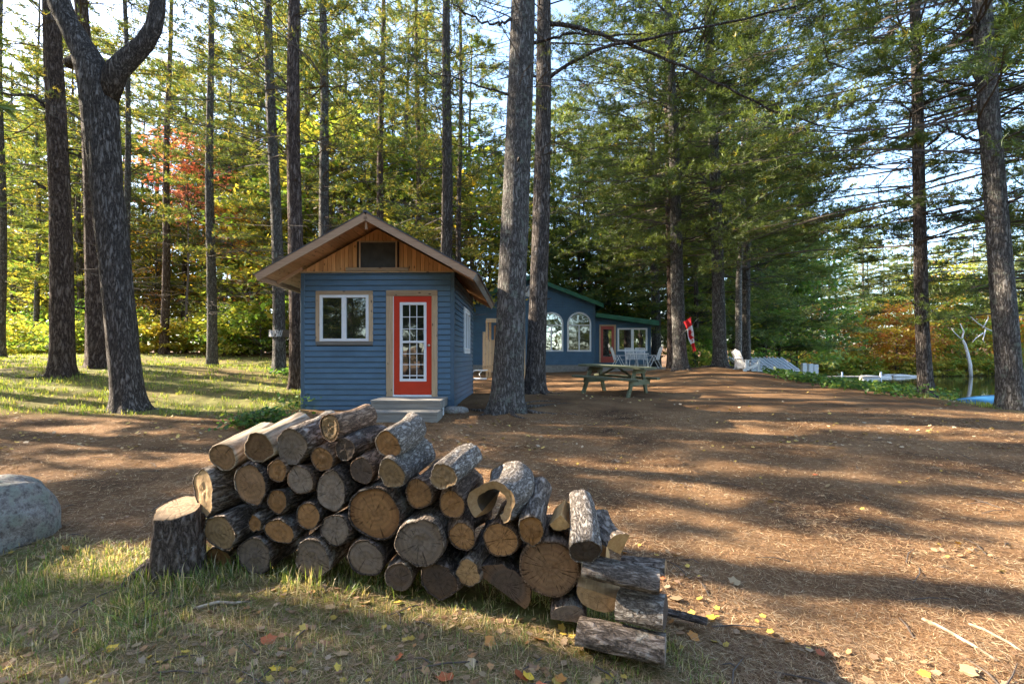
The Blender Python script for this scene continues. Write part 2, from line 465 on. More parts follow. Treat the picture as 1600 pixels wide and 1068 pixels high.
M['siding_house'] = mat_plain("blue_siding_house", (.060, .125, .195), .45, .10, 3)
M['trimblue'] = mat_plain("blue_trim", (.065, .115, .165), .45, .08, 4)
M['red'] = mat_plain("red_paint", (.52, .035, .012), .38, .08, 4)
M['red_old'] = mat_plain("faded_red_paint", (.36, .07, .05), .5, .1, 6)
M['white'] = mat_plain("white_vinyl", (.72, .73, .74), .4, .04, 5)
M['white_weather'] = mat_plain("weathered_white", (.62, .63, .63), .55, .12, 9)
M['pine_z'] = mat_wood("knotty_pine_upright", (0.486, 0.230, 0.088), (0.702, 0.385, 0.162), 'z')
M['pine_x'] = mat_wood("pine_trim_level", (0.345, 0.230, 0.132), (0.506, 0.368, 0.230), 'x')
M['pine_trim_z'] = mat_wood("pine_trim_upright", (0.345, 0.230, 0.132), (0.506, 0.368, 0.230), 'z')
M['soffit'] = mat_wood("soffit_boards", (0.338, 0.169, 0.074), (0.540, 0.297, 0.149), 'y')
M['barge'] = mat_wood("barge_boards", (0.336, 0.204, 0.120), (0.504, 0.324, 0.204), 'x', .7, False)
M['cedar'] = mat_wood("cedar_boards", (.38, .26, .14), (.55, .40, .23), 'z')
M['grey_wood'] = mat_wood("weathered_grey_wood", (.15, .135, .115), (.27, .25, .22), 'x', .85, False)
M['mossy'] = mat_wood("mossy_green_wood", (0.072, 0.082, 0.043), (0.204, 0.204, 0.126), 'x', .9, False)
M['concrete'] = mat_plain("concrete", (.25, .235, .215), .9, .25, 9, .004)
M['roof_metal'] = mat_plain("roof_metal", (.10, .10, .11), .4, .2, 4, metal=.4)
M['roof_white'] = mat_plain("white_roof_metal", (.55, .62, .70), .3, .08, 3, metal=.15)
M['roof_green'] = mat_plain("green_roof_metal", (.025, .13, .075), .45, .15, 3)
M['screen'] = mat_plain("dark_screen", (.05, .052, .05), .8, .3, 5)
M['interior'] = mat_plain("dark_interior", (.03, .025, .02), .9)
M['brass'] = mat_plain("knob_metal", (.55, .48, .38), .3, .05, 5, metal=.9)
M['canoe'] = mat_plain("blue_canoe", (.018, .095, .22), .55, .15, 4)
M['flag_red'] = mat_plain("flag_red", (.62, .02, .025), .8, .06, 5)
M['flag_white'] = mat_plain("flag_white", (.75, .75, .76), .8, .04, 5)
M['rope'] = mat_plain("white_rope", (.6, .6, .62), .9, .1, 30)
M['dockwood'] = mat_wood("dock_wood", (.30, .27, .30), (.45, .42, .44), 'x', .8, False)

def mat_glass(name, k):
    m = bpy.data.materials.new(name); m.use_nodes = True; t = m.node_tree; b = t.nodes["Principled BSDF"]
    b.inputs['Base Color'].default_value = (.012, .014, .012, 1); b.inputs['Roughness'].default_value = .05
    g = t.nodes.new("ShaderNodeBsdfGlossy"); g.inputs['Roughness'].default_value = .012; g.inputs['Color'].default_value = (.9, .95, .95, 1)
    v = coords(t, (1, 1, 1)); n = noise(t, v, 1.5, 2)
    bp = t.nodes.new("ShaderNodeBump"); bp.inputs['Distance'].default_value = .004; t.links.new(n.outputs[0], bp.inputs['Height']); t.links.new(bp.outputs[0], g.inputs['Normal'])
    mx = t.nodes.new("ShaderNodeMixShader"); mx.inputs[0].default_value = k
    out = [q for q in t.nodes if q.type == 'OUTPUT_MATERIAL'][0]
    t.links.new(b.outputs[0], mx.inputs[1]); t.links.new(g.outputs[0], mx.inputs[2]); t.links.new(mx.outputs[0], out.inputs[0])
    return m
M['glass'] = mat_glass("window_glass", .13)
M['glass_bright'] = mat_glass("bright_window_glass", .45)

def mat_ground():
    m, t, b = nt("forest_floor")
    tc = t.nodes.new("ShaderNodeTexCoord"); v = tc.outputs['Object']
    a = t.nodes.new("ShaderNodeAttribute"); a.attribute_name = "grass"
    n1 = noise(t, v, .9, 6, .65); n2 = noise(t, v, 14, 6, .7); n3 = noise(t, v, 70, 4, .7)
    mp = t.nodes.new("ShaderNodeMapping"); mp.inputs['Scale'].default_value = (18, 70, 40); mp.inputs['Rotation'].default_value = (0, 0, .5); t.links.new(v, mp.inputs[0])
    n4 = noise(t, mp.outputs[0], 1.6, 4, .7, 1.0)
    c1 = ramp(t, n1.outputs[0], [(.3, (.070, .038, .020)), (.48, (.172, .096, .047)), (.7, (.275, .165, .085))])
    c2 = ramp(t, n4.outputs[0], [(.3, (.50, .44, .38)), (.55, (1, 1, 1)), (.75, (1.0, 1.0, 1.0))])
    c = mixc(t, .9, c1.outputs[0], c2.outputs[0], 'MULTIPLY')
    sp = ramp(t, n3.outputs[0], [(.60, (0, 0, 0)), (.72, (1, 1, 1))])
    c = mixc(t, mathn(t, 'MULTIPLY', sp.outputs[0], .35), c, (.42, .29, .17))
    g = ramp(t, n2.outputs[0], [(.3, (.08, .115, .03)), (.55, (.17, .20, .05)), (.75, (.32, .27, .11))])
    gf = mathn(t, 'MULTIPLY', mathn(t, 'MULTIPLY', a.outputs['Fac'], .75), ramp(t, n2.outputs[0], [(.35, (.55, .55, .55)), (.6, (1, 1, 1))]).outputs[0])
    c = mixc(t, gf, c, g.outputs[0])
    t.links.new(c, b.inputs['Base Color']); b.inputs['Roughness'].default_value = .95; b.inputs['Specular IOR Level'].default_value = .1
    h = mathn(t, 'ADD', mathn(t, 'ADD', n2.outputs[0], mathn(t, 'MULTIPLY', n4.outputs[0], .5)), mathn(t, 'MULTIPLY', n3.outputs[0], .4))
    bump(t, b, h, .02)
    return m
M['ground'] = mat_ground()

# ------------------------------------------------------------------ ground sheet and water
def build_ground():
    n = 330; u = np.linspace(-1, 1, n); a = 2.5; bb = math.asinh(400 / a)
    xs = a * np.sinh(bb * u); ys = 3.0 + a * np.sinh(bb * u)
    X, Y = np.meshgrid(xs, ys, indexing='ij')
    Z = ground(X, Y)
    r = np.hypot(X, Y - 10)
    Z = Z + np.clip((r - 100) / 300, 0, 1) * 9 * (lake_sd(X, Y) < 0)
    fine = np.exp(-(r / 14) ** 2)
    Z = Z + fine * ((fbm(X * 5, Y * 5, 3) - .5) * .035 + (vnoise(X * 13, Y * 13) - .5) * .014)
    V = np.stack([X, Y, Z], -1).reshape(-1, 3)
    idx = np.arange(n * n).reshape(n, n)
    q = np.stack([idx[:-1, :-1], idx[1:, :-1], idx[1:, 1:], idx[:-1, 1:]], -1).reshape(-1, 4)
    me = bpy.data.meshes.new("ground")
    me.vertices.add(len(V)); me.vertices.foreach_set("co", V.astype(np.float32).ravel())
    me.loops.add(q.size); me.loops.foreach_set("vertex_index", q.astype(np.int32).ravel())
    me.polygons.add(len(q)); me.polygons.foreach_set("loop_start", np.arange(0, q.size, 4, dtype=np.int32))
    me.update(calc_edges=True)
    at_ = me.attributes.new("grass", 'FLOAT', 'POINT')
    at_.data.foreach_set("value", grass_w(X, Y).reshape(-1).astype(np.float32))
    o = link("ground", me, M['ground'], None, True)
    tag(o, "brown needle covered forest floor with patches of grass", None, None, "structure")
build_ground()

def mat_water():
    m, t, b = nt("lake_water")
    b.inputs['Base Color'].default_value = (.012, .018, .012, 1); b.inputs['Roughness'].default_value = .03; b.inputs['IOR'].default_value = 1.33
    b.inputs['Specular IOR Level'].default_value = .9
    v = coords(t, (1, .35, 1), 'Object', False); n = noise(t, v, 1.2, 3)
    bump(t, b, n.outputs[0], .02, .5)
    return m
w = MB(); w.add([(9, -60, WATER), (150, -60, WATER), (150, 56, WATER), (9, 56, WATER)], [(0, 1, 2, 3)])
tag(w.build("lake", mat_water()), "calm dark lake reflecting the trees on its far shore", None, None, "structure")
# ------------------------------------------------------------------ trees
def trunk_mesh(path, rad, sides, flare=.5, lobes=5, seed=0, rough=.05):
    """path (m,3) local, rad (m,); a tapered trunk with root flare and uneven bark"""
    r = np.random.default_rng(seed)
    m = len(path)
    th = np.linspace(0, 2 * np.pi, sides, endpoint=False)
    ph = r.random(3) * 6.28
    V = np.zeros((m, sides, 3))
    z = path[:, 2]
    fl = flare * np.exp(-np.maximum(z + .05, 0) / .28)
    lob = 1 + fl[:, None] * (1 + .55 * np.cos(lobes * th + ph[0])[None, :] + .3 * np.cos(3 * th + ph[1])[None, :])
    nz = (vnoise(th[None, :] * 3.0 + seed * 3.1, z[:, None] * 1.1 + 50) - .5) * rough * 2 + (vnoise(th[None, :] * 9 + seed, z[:, None] * 3.5) - .5) * rough
    R = rad[:, None] * (lob + nz)
    V[:, :, 0] = path[:, 0, None] + R * np.cos(th); V[:, :, 1] = path[:, 1, None] + R * np.sin(th); V[:, :, 2] = z[:, None]
    fs = []
    for i in range(m - 1):
        for j in range(sides):
            k = (j + 1) % sides
            fs.append((i * sides + j, i * sides + k, (i + 1) * sides + k, (i + 1) * sides + j))
    fs.append(tuple((m - 1) * sides + j for j in range(sides)))
    me = bpy.data.meshes.new("trunk"); me.from_pydata(V.reshape(-1, 3).tolist(), [], fs); me.update()
    return me

def prisms(A, B, ra, rb):
    """many thin three-sided twigs at once -> quads (n*3,4,3)"""
    D = B - A; D /= np.linalg.norm(D, axis=1)[:, None] + 1e-9
    ref = np.where(np.abs(D[:, 2:3]) < .9, np.array([[0, 0, 1.0]]), np.array([[1.0, 0, 0]]))
    U = np.cross(D, ref); U /= np.linalg.norm(U, axis=1)[:, None] + 1e-9
    W = np.cross(D, U); out = []
    c = [(math.cos(a), math.sin(a)) for a in (0, 2.094, 4.189)]
    ra = np.asarray(ra)[:, None]; rb = np.asarray(rb)[:, None]
    for k in range(3):
        c0 = c[k]; c1 = c[(k + 1) % 3]
        out.append(np.stack([A + (U * c0[0] + W * c0[1]) * ra, A + (U * c1[0] + W * c1[1]) * ra, B + (U * c1[0] + W * c1[1]) * rb, B + (U * c0[0] + W * c0[1]) * rb], 1))
    return np.concatenate(out, 0)

def branch_set(r, path, hs, az, L, up, droop, r0, seg=5):
    """main wood of many branches: returns pos(t) function and quads"""
    base = np.stack([np.interp(hs, path[:, 2], path[:, k]) for k in range(3)], 1)
    d = np.stack([np.cos(az), np.sin(az), np.zeros_like(az)], 1)
    side = np.stack([-d[:, 1], d[:, 0], np.zeros_like(az)], 1)
    wig = r.normal(0, .16, len(hs)); wig2 = r.normal(0, .07, len(hs)); ph = r.random(len(hs)) * 6
    def pos(i, t):
        return (base[i] + d[i] * (L[i] * t)[:, None] + side[i] * (L[i] * (wig[i] * t * t + wig2[i] * np.sin(t * 6 + ph[i])))[:, None]
                + np.array([0, 0, 1.0]) * (L[i] * (up[i] * t - droop[i] * t * t))[:, None])
    i = np.arange(len(hs)); Q = []
    for s in range(seg):
        t0 = np.full(len(hs), s / seg); t1 = np.full(len(hs), (s + 1) / seg)
        Q.append(prisms(pos(i, t0), pos(i, t1), r0 * (1 - .85 * s / seg), r0 * (1 - .85 * (s + 1) / seg)))
    return pos, d, side, np.concatenate(Q, 0)

NEED_A = np.array([.075, .125, .040]); NEED_B = np.array([.185, .225, .048]); NEED_C = np.array([.36, .30, .06])  # the last is a sunlit yellow put into some of the needles

def crown_arrays(g, path, crown, height, h0, h1, nb, sub, tuf, K, bl, bw, Lmax, origin, carve, yellow, low_sparse=0, azr=None, shape=1.0, tmin=.25):
    q = g.random(nb)
    hs = h0 + (h1 - h0) * q; hs = np.round(hs / .5) * .5 + g.normal(0, .08, nb)
    hs = np.clip(hs, h0, height - .3)
    rel = (hs - crown) / max(height - crown, .1)
    az = g.random(nb) * 2 * np.pi if azr is None else g.uniform(azr[0], azr[1], nb)
    L = Lmax * (np.sin(np.clip(rel * .80 + .24, 0, 1) * np.pi) ** .6 * .75 + .3) * g.uniform(.5, 1.25, nb) * np.clip(1.6 - rel * shape, .3, 1)
    up = g.uniform(-.02, .25, nb) + .35 * rel; droop = g.uniform(.02, .30, nb)
    rb = np.clip(.006 + .0050 * L, .008, .034)
    pos, d, side, wood = branch_set(g, path, hs, az, L, up, droop, rb, 6)
    i = np.repeat(np.arange(nb), sub); t = tmin + (1 - tmin) * g.random(len(i)) ** .8
    sg = np.where(g.random(len(i)) < .5, -1., 1.); an = np.radians(g.uniform(20, 65, len(i)))
    A = pos(i, t)
    dd = d[i] * np.cos(an)[:, None] + side[i] * (sg * np.sin(an))[:, None]; dd[:, 2] = g.uniform(-.02, .35, len(i))
    dd /= np.linalg.norm(dd, axis=1)[:, None]
    ls = (.25 + .42 * np.sin(t * 3.0) * L[i] / 2.6) * g.uniform(.5, 1.35, len(i))
    B = A + dd * ls[:, None]
    kb = np.ones(len(A), bool)
    if carve: kb = ~sun_gap((A + B) / 2 + origin)
    tw = prisms(A[kb], B[kb], np.full(kb.sum(), .006), np.full(kb.sum(), .0025))
    j = np.repeat(np.arange(len(A)), tuf); s = np.tile(np.linspace(.3, 1.05, tuf), len(A)) + g.normal(0, .06, len(j))
    P = A[j] + dd[j] * (ls[j] * s)[:, None] + g.normal(0, .035, (len(j), 3))
    keep = np.ones(len(P), bool)
    if low_sparse > 0: keep &= ~((P[:, 2] < low_sparse) & (g.random(len(P)) < .3))
    if carve: keep &= ~sun_gap(P + origin)
    P = P[keep]; DT = dd[j][keep]; cb = np.repeat(g.random(nb), sub)[j][keep]
    n = len(P); kk = np.repeat(np.arange(n), K)
    D = DT[kk] * .75 + g.normal(0, .62, (len(kk), 3)); D[:, 2] += .18; D /= np.linalg.norm(D, axis=1)[:, None]
    ln = bl * g.uniform(.7, 1.2, len(kk))
    W = np.cross(D, g.normal(0, 1, (len(kk), 3))); W /= np.linalg.norm(W, axis=1)[:, None] + 1e-9
    c = P[kk]
    tri = np.stack([c - W * bw, c + W * bw, c + D * ln[:, None]], 1)
    mix = np.clip(cb[kk] * .6 + g.random(len(kk)) * .35, 0, 1)[:, None]
    col = NEED_A * (1 - mix) + NEED_B * mix
    yl = (np.repeat(g.random(n) < yellow * .25, K))[:, None]
    col = np.where(yl, NEED_C, col) * g.uniform(.8, 1.15, (len(kk), 1))
    return tri, col, np.concatenate([wood, tw], 0)

def pine_parts(seed, height=22, crown=6.0, Lmax=3.6, nb=55, sub=12, tuf=6, K=5, bl=.15, bw=.012, r=.25, path=None,
               dead=14, dead_lo=2.5, origin=None, carve=False, yellow=.35, zvis=None, nhigh=34, low_sparse=0.0, azr=None, shape=1.0, deadL=2.6, tmin=.25):
    g = np.random.default_rng(seed)
    if path is None:
        zz = np.linspace(0, height, 12)
        path = np.stack([np.sin(zz * .25 + seed) * .12 - math.sin(seed) * .12, np.cos(zz * .21 + seed) * .12 - math.cos(seed) * .12, zz], 1)
    if origin is None: origin = np.zeros(3)
    top = height if zvis is None else min(max(zvis, crown + 1), height)
    T, C, W = crown_arrays(g, path, crown, height, crown, top, nb, sub, tuf, K, bl, bw, Lmax, origin, carve, yellow, low_sparse, azr, shape, tmin)
    if top < height - 1:   # above the frame: coarser twigs, they only shade
        T2, C2, W2 = crown_arrays(g, path, crown, height, top, height, nhigh, 10, 5, 2, .32, .045, Lmax, origin, carve, yellow, 0, azr, shape)
        T = np.concatenate([T, T2]); C = np.concatenate([C, C2]); W = np.concatenate([W, W2])
    if dead:
        hd = g.uniform(dead_lo, crown + 2.5, dead); azd = g.random(dead) * 2 * np.pi; Ld = g.uniform(.6, deadL, dead)
        pd, d2, s2, dw = branch_set(g, path, hd, azd, Ld, g.uniform(-.15, .3, dead), g.uniform(-.1, .35, dead), np.full(dead, .015))
        i2 = np.repeat(np.arange(dead), 6); t2 = g.uniform(.25, 1, len(i2)); A2 = pd(i2, t2)
        sg2 = np.where(g.random(len(i2)) < .5, -1., 1.)
        B2 = A2 + d2[i2] * (.4 * g.random(len(i2)))[:, None] + s2[i2] * (sg2 * g.uniform(.15, .6, len(i2)))[:, None] + np.array([0, 0, 1]) * g.normal(0, .10, len(i2))[:, None]
        W = np.concatenate([W, dw, prisms(A2, B2, np.full(len(A2), .007), np.full(len(A2), .003))], 0)
    return fastmesh("crown", T, 3, C), fastmesh("branches", W, 4)

RICH = []
def rich_crown(k):
    while len(RICH) < 2:
        n = len(RICH); zz = np.linspace(0, 22, 12)
        cm, bm_ = pine_parts(900 + n, 22, crown=4.4, zvis=16, nhigh=20, nb=150, sub=17, tuf=8, K=7, bl=.15, bw=.0088, Lmax=4.9, dead=10, path=np.stack([zz * 0, zz * 0, zz], 1), yellow=.12, shape=.8, tmin=.48)
        RICH.append((cm, bm_))
    return RICH[k % 2]
def add_pine(label, px, py, Y, dia, topx=None, name="pine_tree", barkm='bark', sides=26, group=None, height=22, flare=.5, bend=None, rich=None, rich_dz=0.0, **kw):
    """px,py: where the trunk meets the ground in the photo; topx: where it leaves the top edge"""
    X = (px - 800) / F * Y; dia = dia / math.sqrt(1 + ((px - 800) / F) ** 2)
    Z = gz(X, Y) - .06
    zt = H + 560 / F * Y - Z
    lean = 0 if topx is None else (topx - px) / F * Y / zt
    zz = np.concatenate([np.array([-.12, .0, .08, .18, .32, .5, .8]), np.linspace(1.2, height, 34)])
    sd = int(px * 7 + Y * 13) % 9973
    pth = np.stack([lean * zz + np.sin(zz * .5 + sd) * .035 * min(1, Y / 12), np.cos(zz * .4 + sd) * .04, zz], 1)
    if bend is not None: pth[:, 0] += bend(zz)
    rad = dia / 2 * (1 - .72 * np.clip(zz / height, 0, 1) ** 1.1)
    root = empty(name, (X, Y, Z), 0, label, "tree", group)
    link("trunk", trunk_mesh(pth, rad, sides, flare, 5, sd), M[['bark', 'bark_red', 'bark_pale'][sd % 3] if barkm == 'bark' else barkm], root, True)
    kw.setdefault('zvis', zt + (4.0 if Y < 15 else 2.0))
    kw.setdefault('yellow', 1.1 if px < 870 else .4)  # more yellow needles left of centre stand in for sunlit foliage
    if rich is not None:
        cm, bm_ = rich_crown(rich)
        a = link("crown", cm, M['needles'], root); b = link("branches", bm_, M['branch'], root); b["kind"] = "stuff"
        for o in (a, b):
            o.rotation_euler = (0, lean * .9, (sd % 63) / 10.0)
            o.location = (np.interp(6, pth[:, 2], pth[:, 0]) - lean * 6 * 1.0, 0, rich_dz)
        return root
    cm, bm_ = pine_parts(sd, height, path=pth, origin=np.array([X, Y, Z]), carve=True, r=dia / 2, **kw)
    link("crown", cm, M['needles'], root)
    b = link("branches", bm_, M['branch'], root); b["kind"] = "stuff"
    return root

near = dict(K=7, bl=.12, bw=.0052)
mid = dict(K=5, bl=.17, bw=.013, sub=15)
far = dict(K=4, bl=.26, bw=.024)
TREES = [
 # label, px, py, Y, dia, topx, kw
 ("thick dark pine trunk second from the left edge, standing on the grass", 97, 590, 12.5, .74, 84, dict(crown=7.2, nb=22, dead=22, Lmax=3.2, **near)),
 ("dark pine half hidden behind the leaning forked trunk", 155, 573, 14, .68, 128, dict(crown=7.2, nb=24, dead=16, Lmax=3.2, **near)),
 ("thin dark pine just right of the leaning forked trunk", 202, 560, 19, .36, 196, dict(crown=4.6, nb=52, dead=34, dead_lo=2.2, Lmax=3.6, **mid)),
 ("straight pine in front of the red maple at the back of the lawn", 256, 550, 24, .52, 266, dict(crown=4.6, nb=52, dead=34, dead_lo=2.2, Lmax=3.6, **mid)),
 ("slim straight pine standing alone on the left lawn", 330, 573, 20, .50, 328, dict(crown=4.6, nb=52, dead=34, dead_lo=2.2, Lmax=3.6, **mid)),
 ("pine with white rope wound round its trunk", 437, 581, 15, .44, 420, dict(crown=6.2, nb=40, dead=30, Lmax=3.4, **near)),
 ("pine standing tight against the left wall of the small cabin", 463, 604, 12.3, .46, 460, dict(crown=6.2, nb=34, dead=26, Lmax=3.2, **near)),
 ("pine rising behind the left slope of the small cabin roof", 511, 585, 16.5, .44, 503, dict(crown=6.0, nb=46, dead=34, Lmax=3.4, **mid)),
 ("slim dark pine rising behind the peak of the small cabin", 592, 580, 21, .40, 598, dict(crown=5.2, nb=64, dead=36, dead_lo=2.5, Lmax=3.6, **mid)),
 ("left one of two thin pines behind the right slope of the small cabin roof", 655, 580, 24, .38, 651, dict(crown=5.2, nb=64, dead=36, dead_lo=2.5, Lmax=3.6, **mid)),
 ("right one of two thin pines behind the right slope of the small cabin roof", 664, 580, 27, .34, 666, dict(crown=5.2, nb=64, dead=36, dead_lo=2.5, Lmax=3.6, **mid)),
 ("pine with a double looking trunk above the right eave of the small cabin", 696, 582, 18, .54, 699, dict(crown=5.2, nb=64, dead=36, dead_lo=2.5, Lmax=3.6, **mid)),
 ("thin pine close to the right of the double looking trunk", 716, 580, 22, .30, 720, dict(crown=5.2, nb=64, dead=36, dead_lo=2.5, Lmax=3.6, **mid)),
 ("biggest pine, with thick rugged trunk, beside the right corner of the small cabin", 795, 640, 9.2, .62, 816, dict(crown=8.0, nb=16, dead=14, dead_lo=4.5, Lmax=3.0, **near)),
 ("pine with a broad straight trunk just right of the biggest pine", 838, 612, 11.7, .50, 851, dict(crown=7.4, nb=24, dead=14, dead_lo=4.2, Lmax=3.4, **near)),
 ("reddish dark pine behind the right end of the blue house", 1026, 572, 29, .62, 1014, dict(crown=4.6, nb=130, dead=20, Lmax=4.6, **mid)),
 ("slim pine tight behind the pine by the flag", 1048, 574, 21, .34, 1040, dict(rich=0, rich_dz=0.6, crown=5.0, nb=100, dead=20, Lmax=4.4, **mid)),
 ("pine with flaring base right beside the flag", 1064, 577, 18, .56, 1044, dict(rich=1, rich_dz=0.8, crown=5.4, nb=120, dead=14, Lmax=4.8, **mid)),
 ("pine on the earth mound left of the white bench", 1127, 570, 18, .56, 1106, dict(rich=0, rich_dz=0.2, crown=4.8, nb=130, dead=14, Lmax=5.2, **mid)),
 ("slim grey pine right behind the pale speckled trunk", 1165, 572, 22, .46, 1172, dict(rich=1, rich_dz=0.0, crown=4.2, nb=140, dead=14, Lmax=5.2, **mid)),
 ("slim pine on the bank top, second from the right edge", 1447, 619, 12, .42, 1428, dict(rich=0, rich_dz=-0.3, crown=4.2, nb=100, dead=14, Lmax=4.6, sub=16, **near)),
 ("tall pine at the right edge with the blue boat behind it", 1577, 643, 9.6, .60, 1536, dict(rich=1, rich_dz=0.6, crown=4.8, nb=70, dead=12, dead_lo=3.5, Lmax=4.4, sub=16, **near)),
 ("pine just outside the right edge, its boughs reaching into the picture", 1690, 640, 12.5, .5, 1690, dict(rich=0, rich_dz=-.4)),
 ("second pine beyond the right edge, nearer the water", 1800, 640, 16, .5, 1800, dict(rich=1, rich_dz=.2)),
 ("thin dark pine at the very left edge of the picture", 3, 562, 20, .42, 2, dict(crown=5.5, nb=50, dead=20, **mid)),
 ("thin trunk between the left edge and the thick dark pine", 58, 556, 28, .42, 60, dict(crown=6, nb=46, dead=20, **mid)),
 ("second thin pine from the left edge, far back at the lawn's end", 20, 556, 34, .5, 16, dict(crown=8, nb=46, dead=20, **mid)),
]
for (lb, px, py, Y, dia, tx, kw) in TREES:
    add_pine(lb, px, py, Y, dia, tx, sides=34 if Y < 13 else 18, **kw)

# the leaning trunk that forks high up, at the left
def forked():
    Y = 9.2; X = (203 - 800) / F * Y; Z = gz(X, Y) - .06
    base = np.array([X, Y, Z])
    def L(px, py, dy=0): return at(px, py, Y + dy) - base
    P = [L(206, 648), L(205, 640), L(203, 630), L(201, 615), L(198, 590), L(192, 540), L(186, 480), L(180, 420), L(173, 350), L(166, 280), L(160, 220), L(157, 180), L(152, 130), L(138, 90), L(118, 55), L(98, 20), L(85, -20), L(70, -120), L(60, -400)]
    P = np.array(P); P[0, 2] = -.1
    R = np.array([33, 31, 28.5, 27, 26, 25.5, 25.5, 26, 26, 26.5, 28, 30, 31, 26, 22, 20, 19, 16, 6]) / F * Y / 1.28
    root = empty("forked_pine", base, 0, "leaning grey pine on the left whose trunk forks high up", "tree")
    zz = np.interp(np.linspace(0, 1, 60) ** 1.1, np.linspace(0, 1, len(P)), P[:, 2])
    zz = np.unique(zz)
    pth = np.stack([np.interp(zz, P[:, 2], P[:, k]) for k in range(3)], 1)
    link("trunk", trunk_mesh(pth, np.interp(zz, P[:, 2], R), 36, .28, 5, 77, .06), M['bark'], root, True)
    Q = np.array([L(166, 150), L(182, 110), L(205, 88), L(226, 68), L(240, 44), L(246, 15), L(247, -30), L(244, -90), L(240, -300)])
    m = MB(); m.tube(np.array(Q), np.array([20, 19, 17, 15, 14, 13, 13, 12, 6]) / F * Y / 1.25, 16)
    lo = m.build("limb", M['bark'], root, True)
    m = MB(); m.tube(np.array([L(150, 120), L(128, 95), L(112, 98), L(104, 100)]), np.array([15, 12, 9, 7]) / F * Y, 12)
    m.build("limb_stub", M['bark'], root, True)
    cm, bm_ = pine_parts(31, 20, crown=9.5, nb=46, dead=8, dead_lo=5, path=np.array([[P[-1][0] * 0 - .8, 0, z] for z in np.linspace(0, 20, 10)]), origin=base, carve=True, **near)
    link("crown", cm, M['needles'], root)
    b = link("branches", bm_, M['branch'], root); b["kind"] = "stuff"
forked()

# long bare limbs of the two big middle pines, reaching right across the picture
def long_limbs():
    def limb(root_name, pts, rads, twigs, seed):
        root = [o for o in COL.objects if o.get("label") == root_name][0]
        o0 = np.array(root.location)
        P = np.array([at(px, py, Y) for px, py, Y in pts]) - o0
        tt = np.linspace(0, 1, 26); s = np.linspace(0, 1, len(P))
        C = np.stack([np.interp(tt, s, P[:, k]) for k in range(3)], 1)
        for _ in range(2): C[1:-1] = (C[:-2] + C[1:-1] * 2 + C[2:]) / 4
        g = np.random.default_rng(seed); C[2:-1] += g.normal(0, .018, C[2:-1].shape)
        m = MB(); m.tube(C, np.interp(tt, s, rads), 8)
        for k in range(twigs):
            i = g.integers(4, 25); a = C[i]; d = g.normal(0, .5, 3); d[2] = abs(d[2]) * .5 - .1; d[0] += .4
            l = g.uniform(.3, 1.1); m.tube([a, a + d * l * .5, a + d * l + np.array([0, 0, .05])], [.010, .007, .003], 4)
        m.build("branch", M['bark'], root, True)
        return C + o0
    big = "biggest pine, with thick rugged trunk, beside the right corner of the small cabin"
    sec = "pine with a broad straight trunk just right of the biggest pine"
    c1 = limb(sec, [(838, 138, 11.7), (880, 105, 11.5), (935, 75, 11.3), (1010, 62, 11), (1100, 42, 10.8), (1220, 18, 10.6), (1310, -14, 10.4)], [.05, .045, .04, .034, .028, .02, .012], 16, 1)
    c2 = limb(sec, [(852, 37, 11.7), (900, 40, 11.5), (960, 62, 11.3), (1040, 92, 11), (1120, 128, 10.8), (1200, 172, 10.6), (1290, 200, 10.5), (1370, 205, 10.4)], [.055, .05, .042, .034, .028, .022, .016, .008], 18, 2)
    limb(big, [(818, 72, 9.2), (850, 62, 9.2), (900, 52, 9.1), (960, 56, 9.0), (1030, 50, 9.0)], [.035, .028, .022, .014, .007], 8, 3)
    limb(big, [(806, 30, 9.2), (770, 40, 9.0), (720, 18, 8.9), (690, -15, 8.8)], [.03, .022, .015, .008], 6, 4)
    limb(big, [(800, 150, 9.2), (740, 130, 9.0), (690, 115, 8.9), (640, 118, 8.8)], [.022, .017, .012, .006], 6, 5)
    e = "tall pine at the right edge with the blue boat behind it"
    limb(e, [(1545, 222, 9.6), (1510, 215, 9.7), (1470, 198, 9.9), (1440, 190, 10)], [.035, .028, .018, .01], 5, 6)
    limb(e, [(1540, 130, 9.6), (1500, 132, 9.7), (1450, 122, 9.9), (1390, 125, 10.2), (1330, 130, 10.6)], [.04, .032, .022, .014, .006], 8, 7)
    limb(e, [(1550, 130, 9.6), (1580, 100, 9.5), (1620, 75, 9.4)], [.03, .022, .012], 4, 8)
    limb(e, [(1538, 60, 9.6), (1500, 10, 9.6), (1470, -30, 9.6)], [.03, .02, .01], 3, 9)
    f = "thick dark pine trunk second from the left edge, standing on the grass"
    limb(f, [(72, 168, 12.5), (55, 150, 12.5), (20, 148, 12.4), (-20, 140, 12.3)], [.06, .045, .03, .02], 4, 10)
    limb(f, [(70, 295, 12.5), (58, 285, 12.5), (48, 283, 12.5)], [.04, .025, .012], 2, 11)
long_limbs()

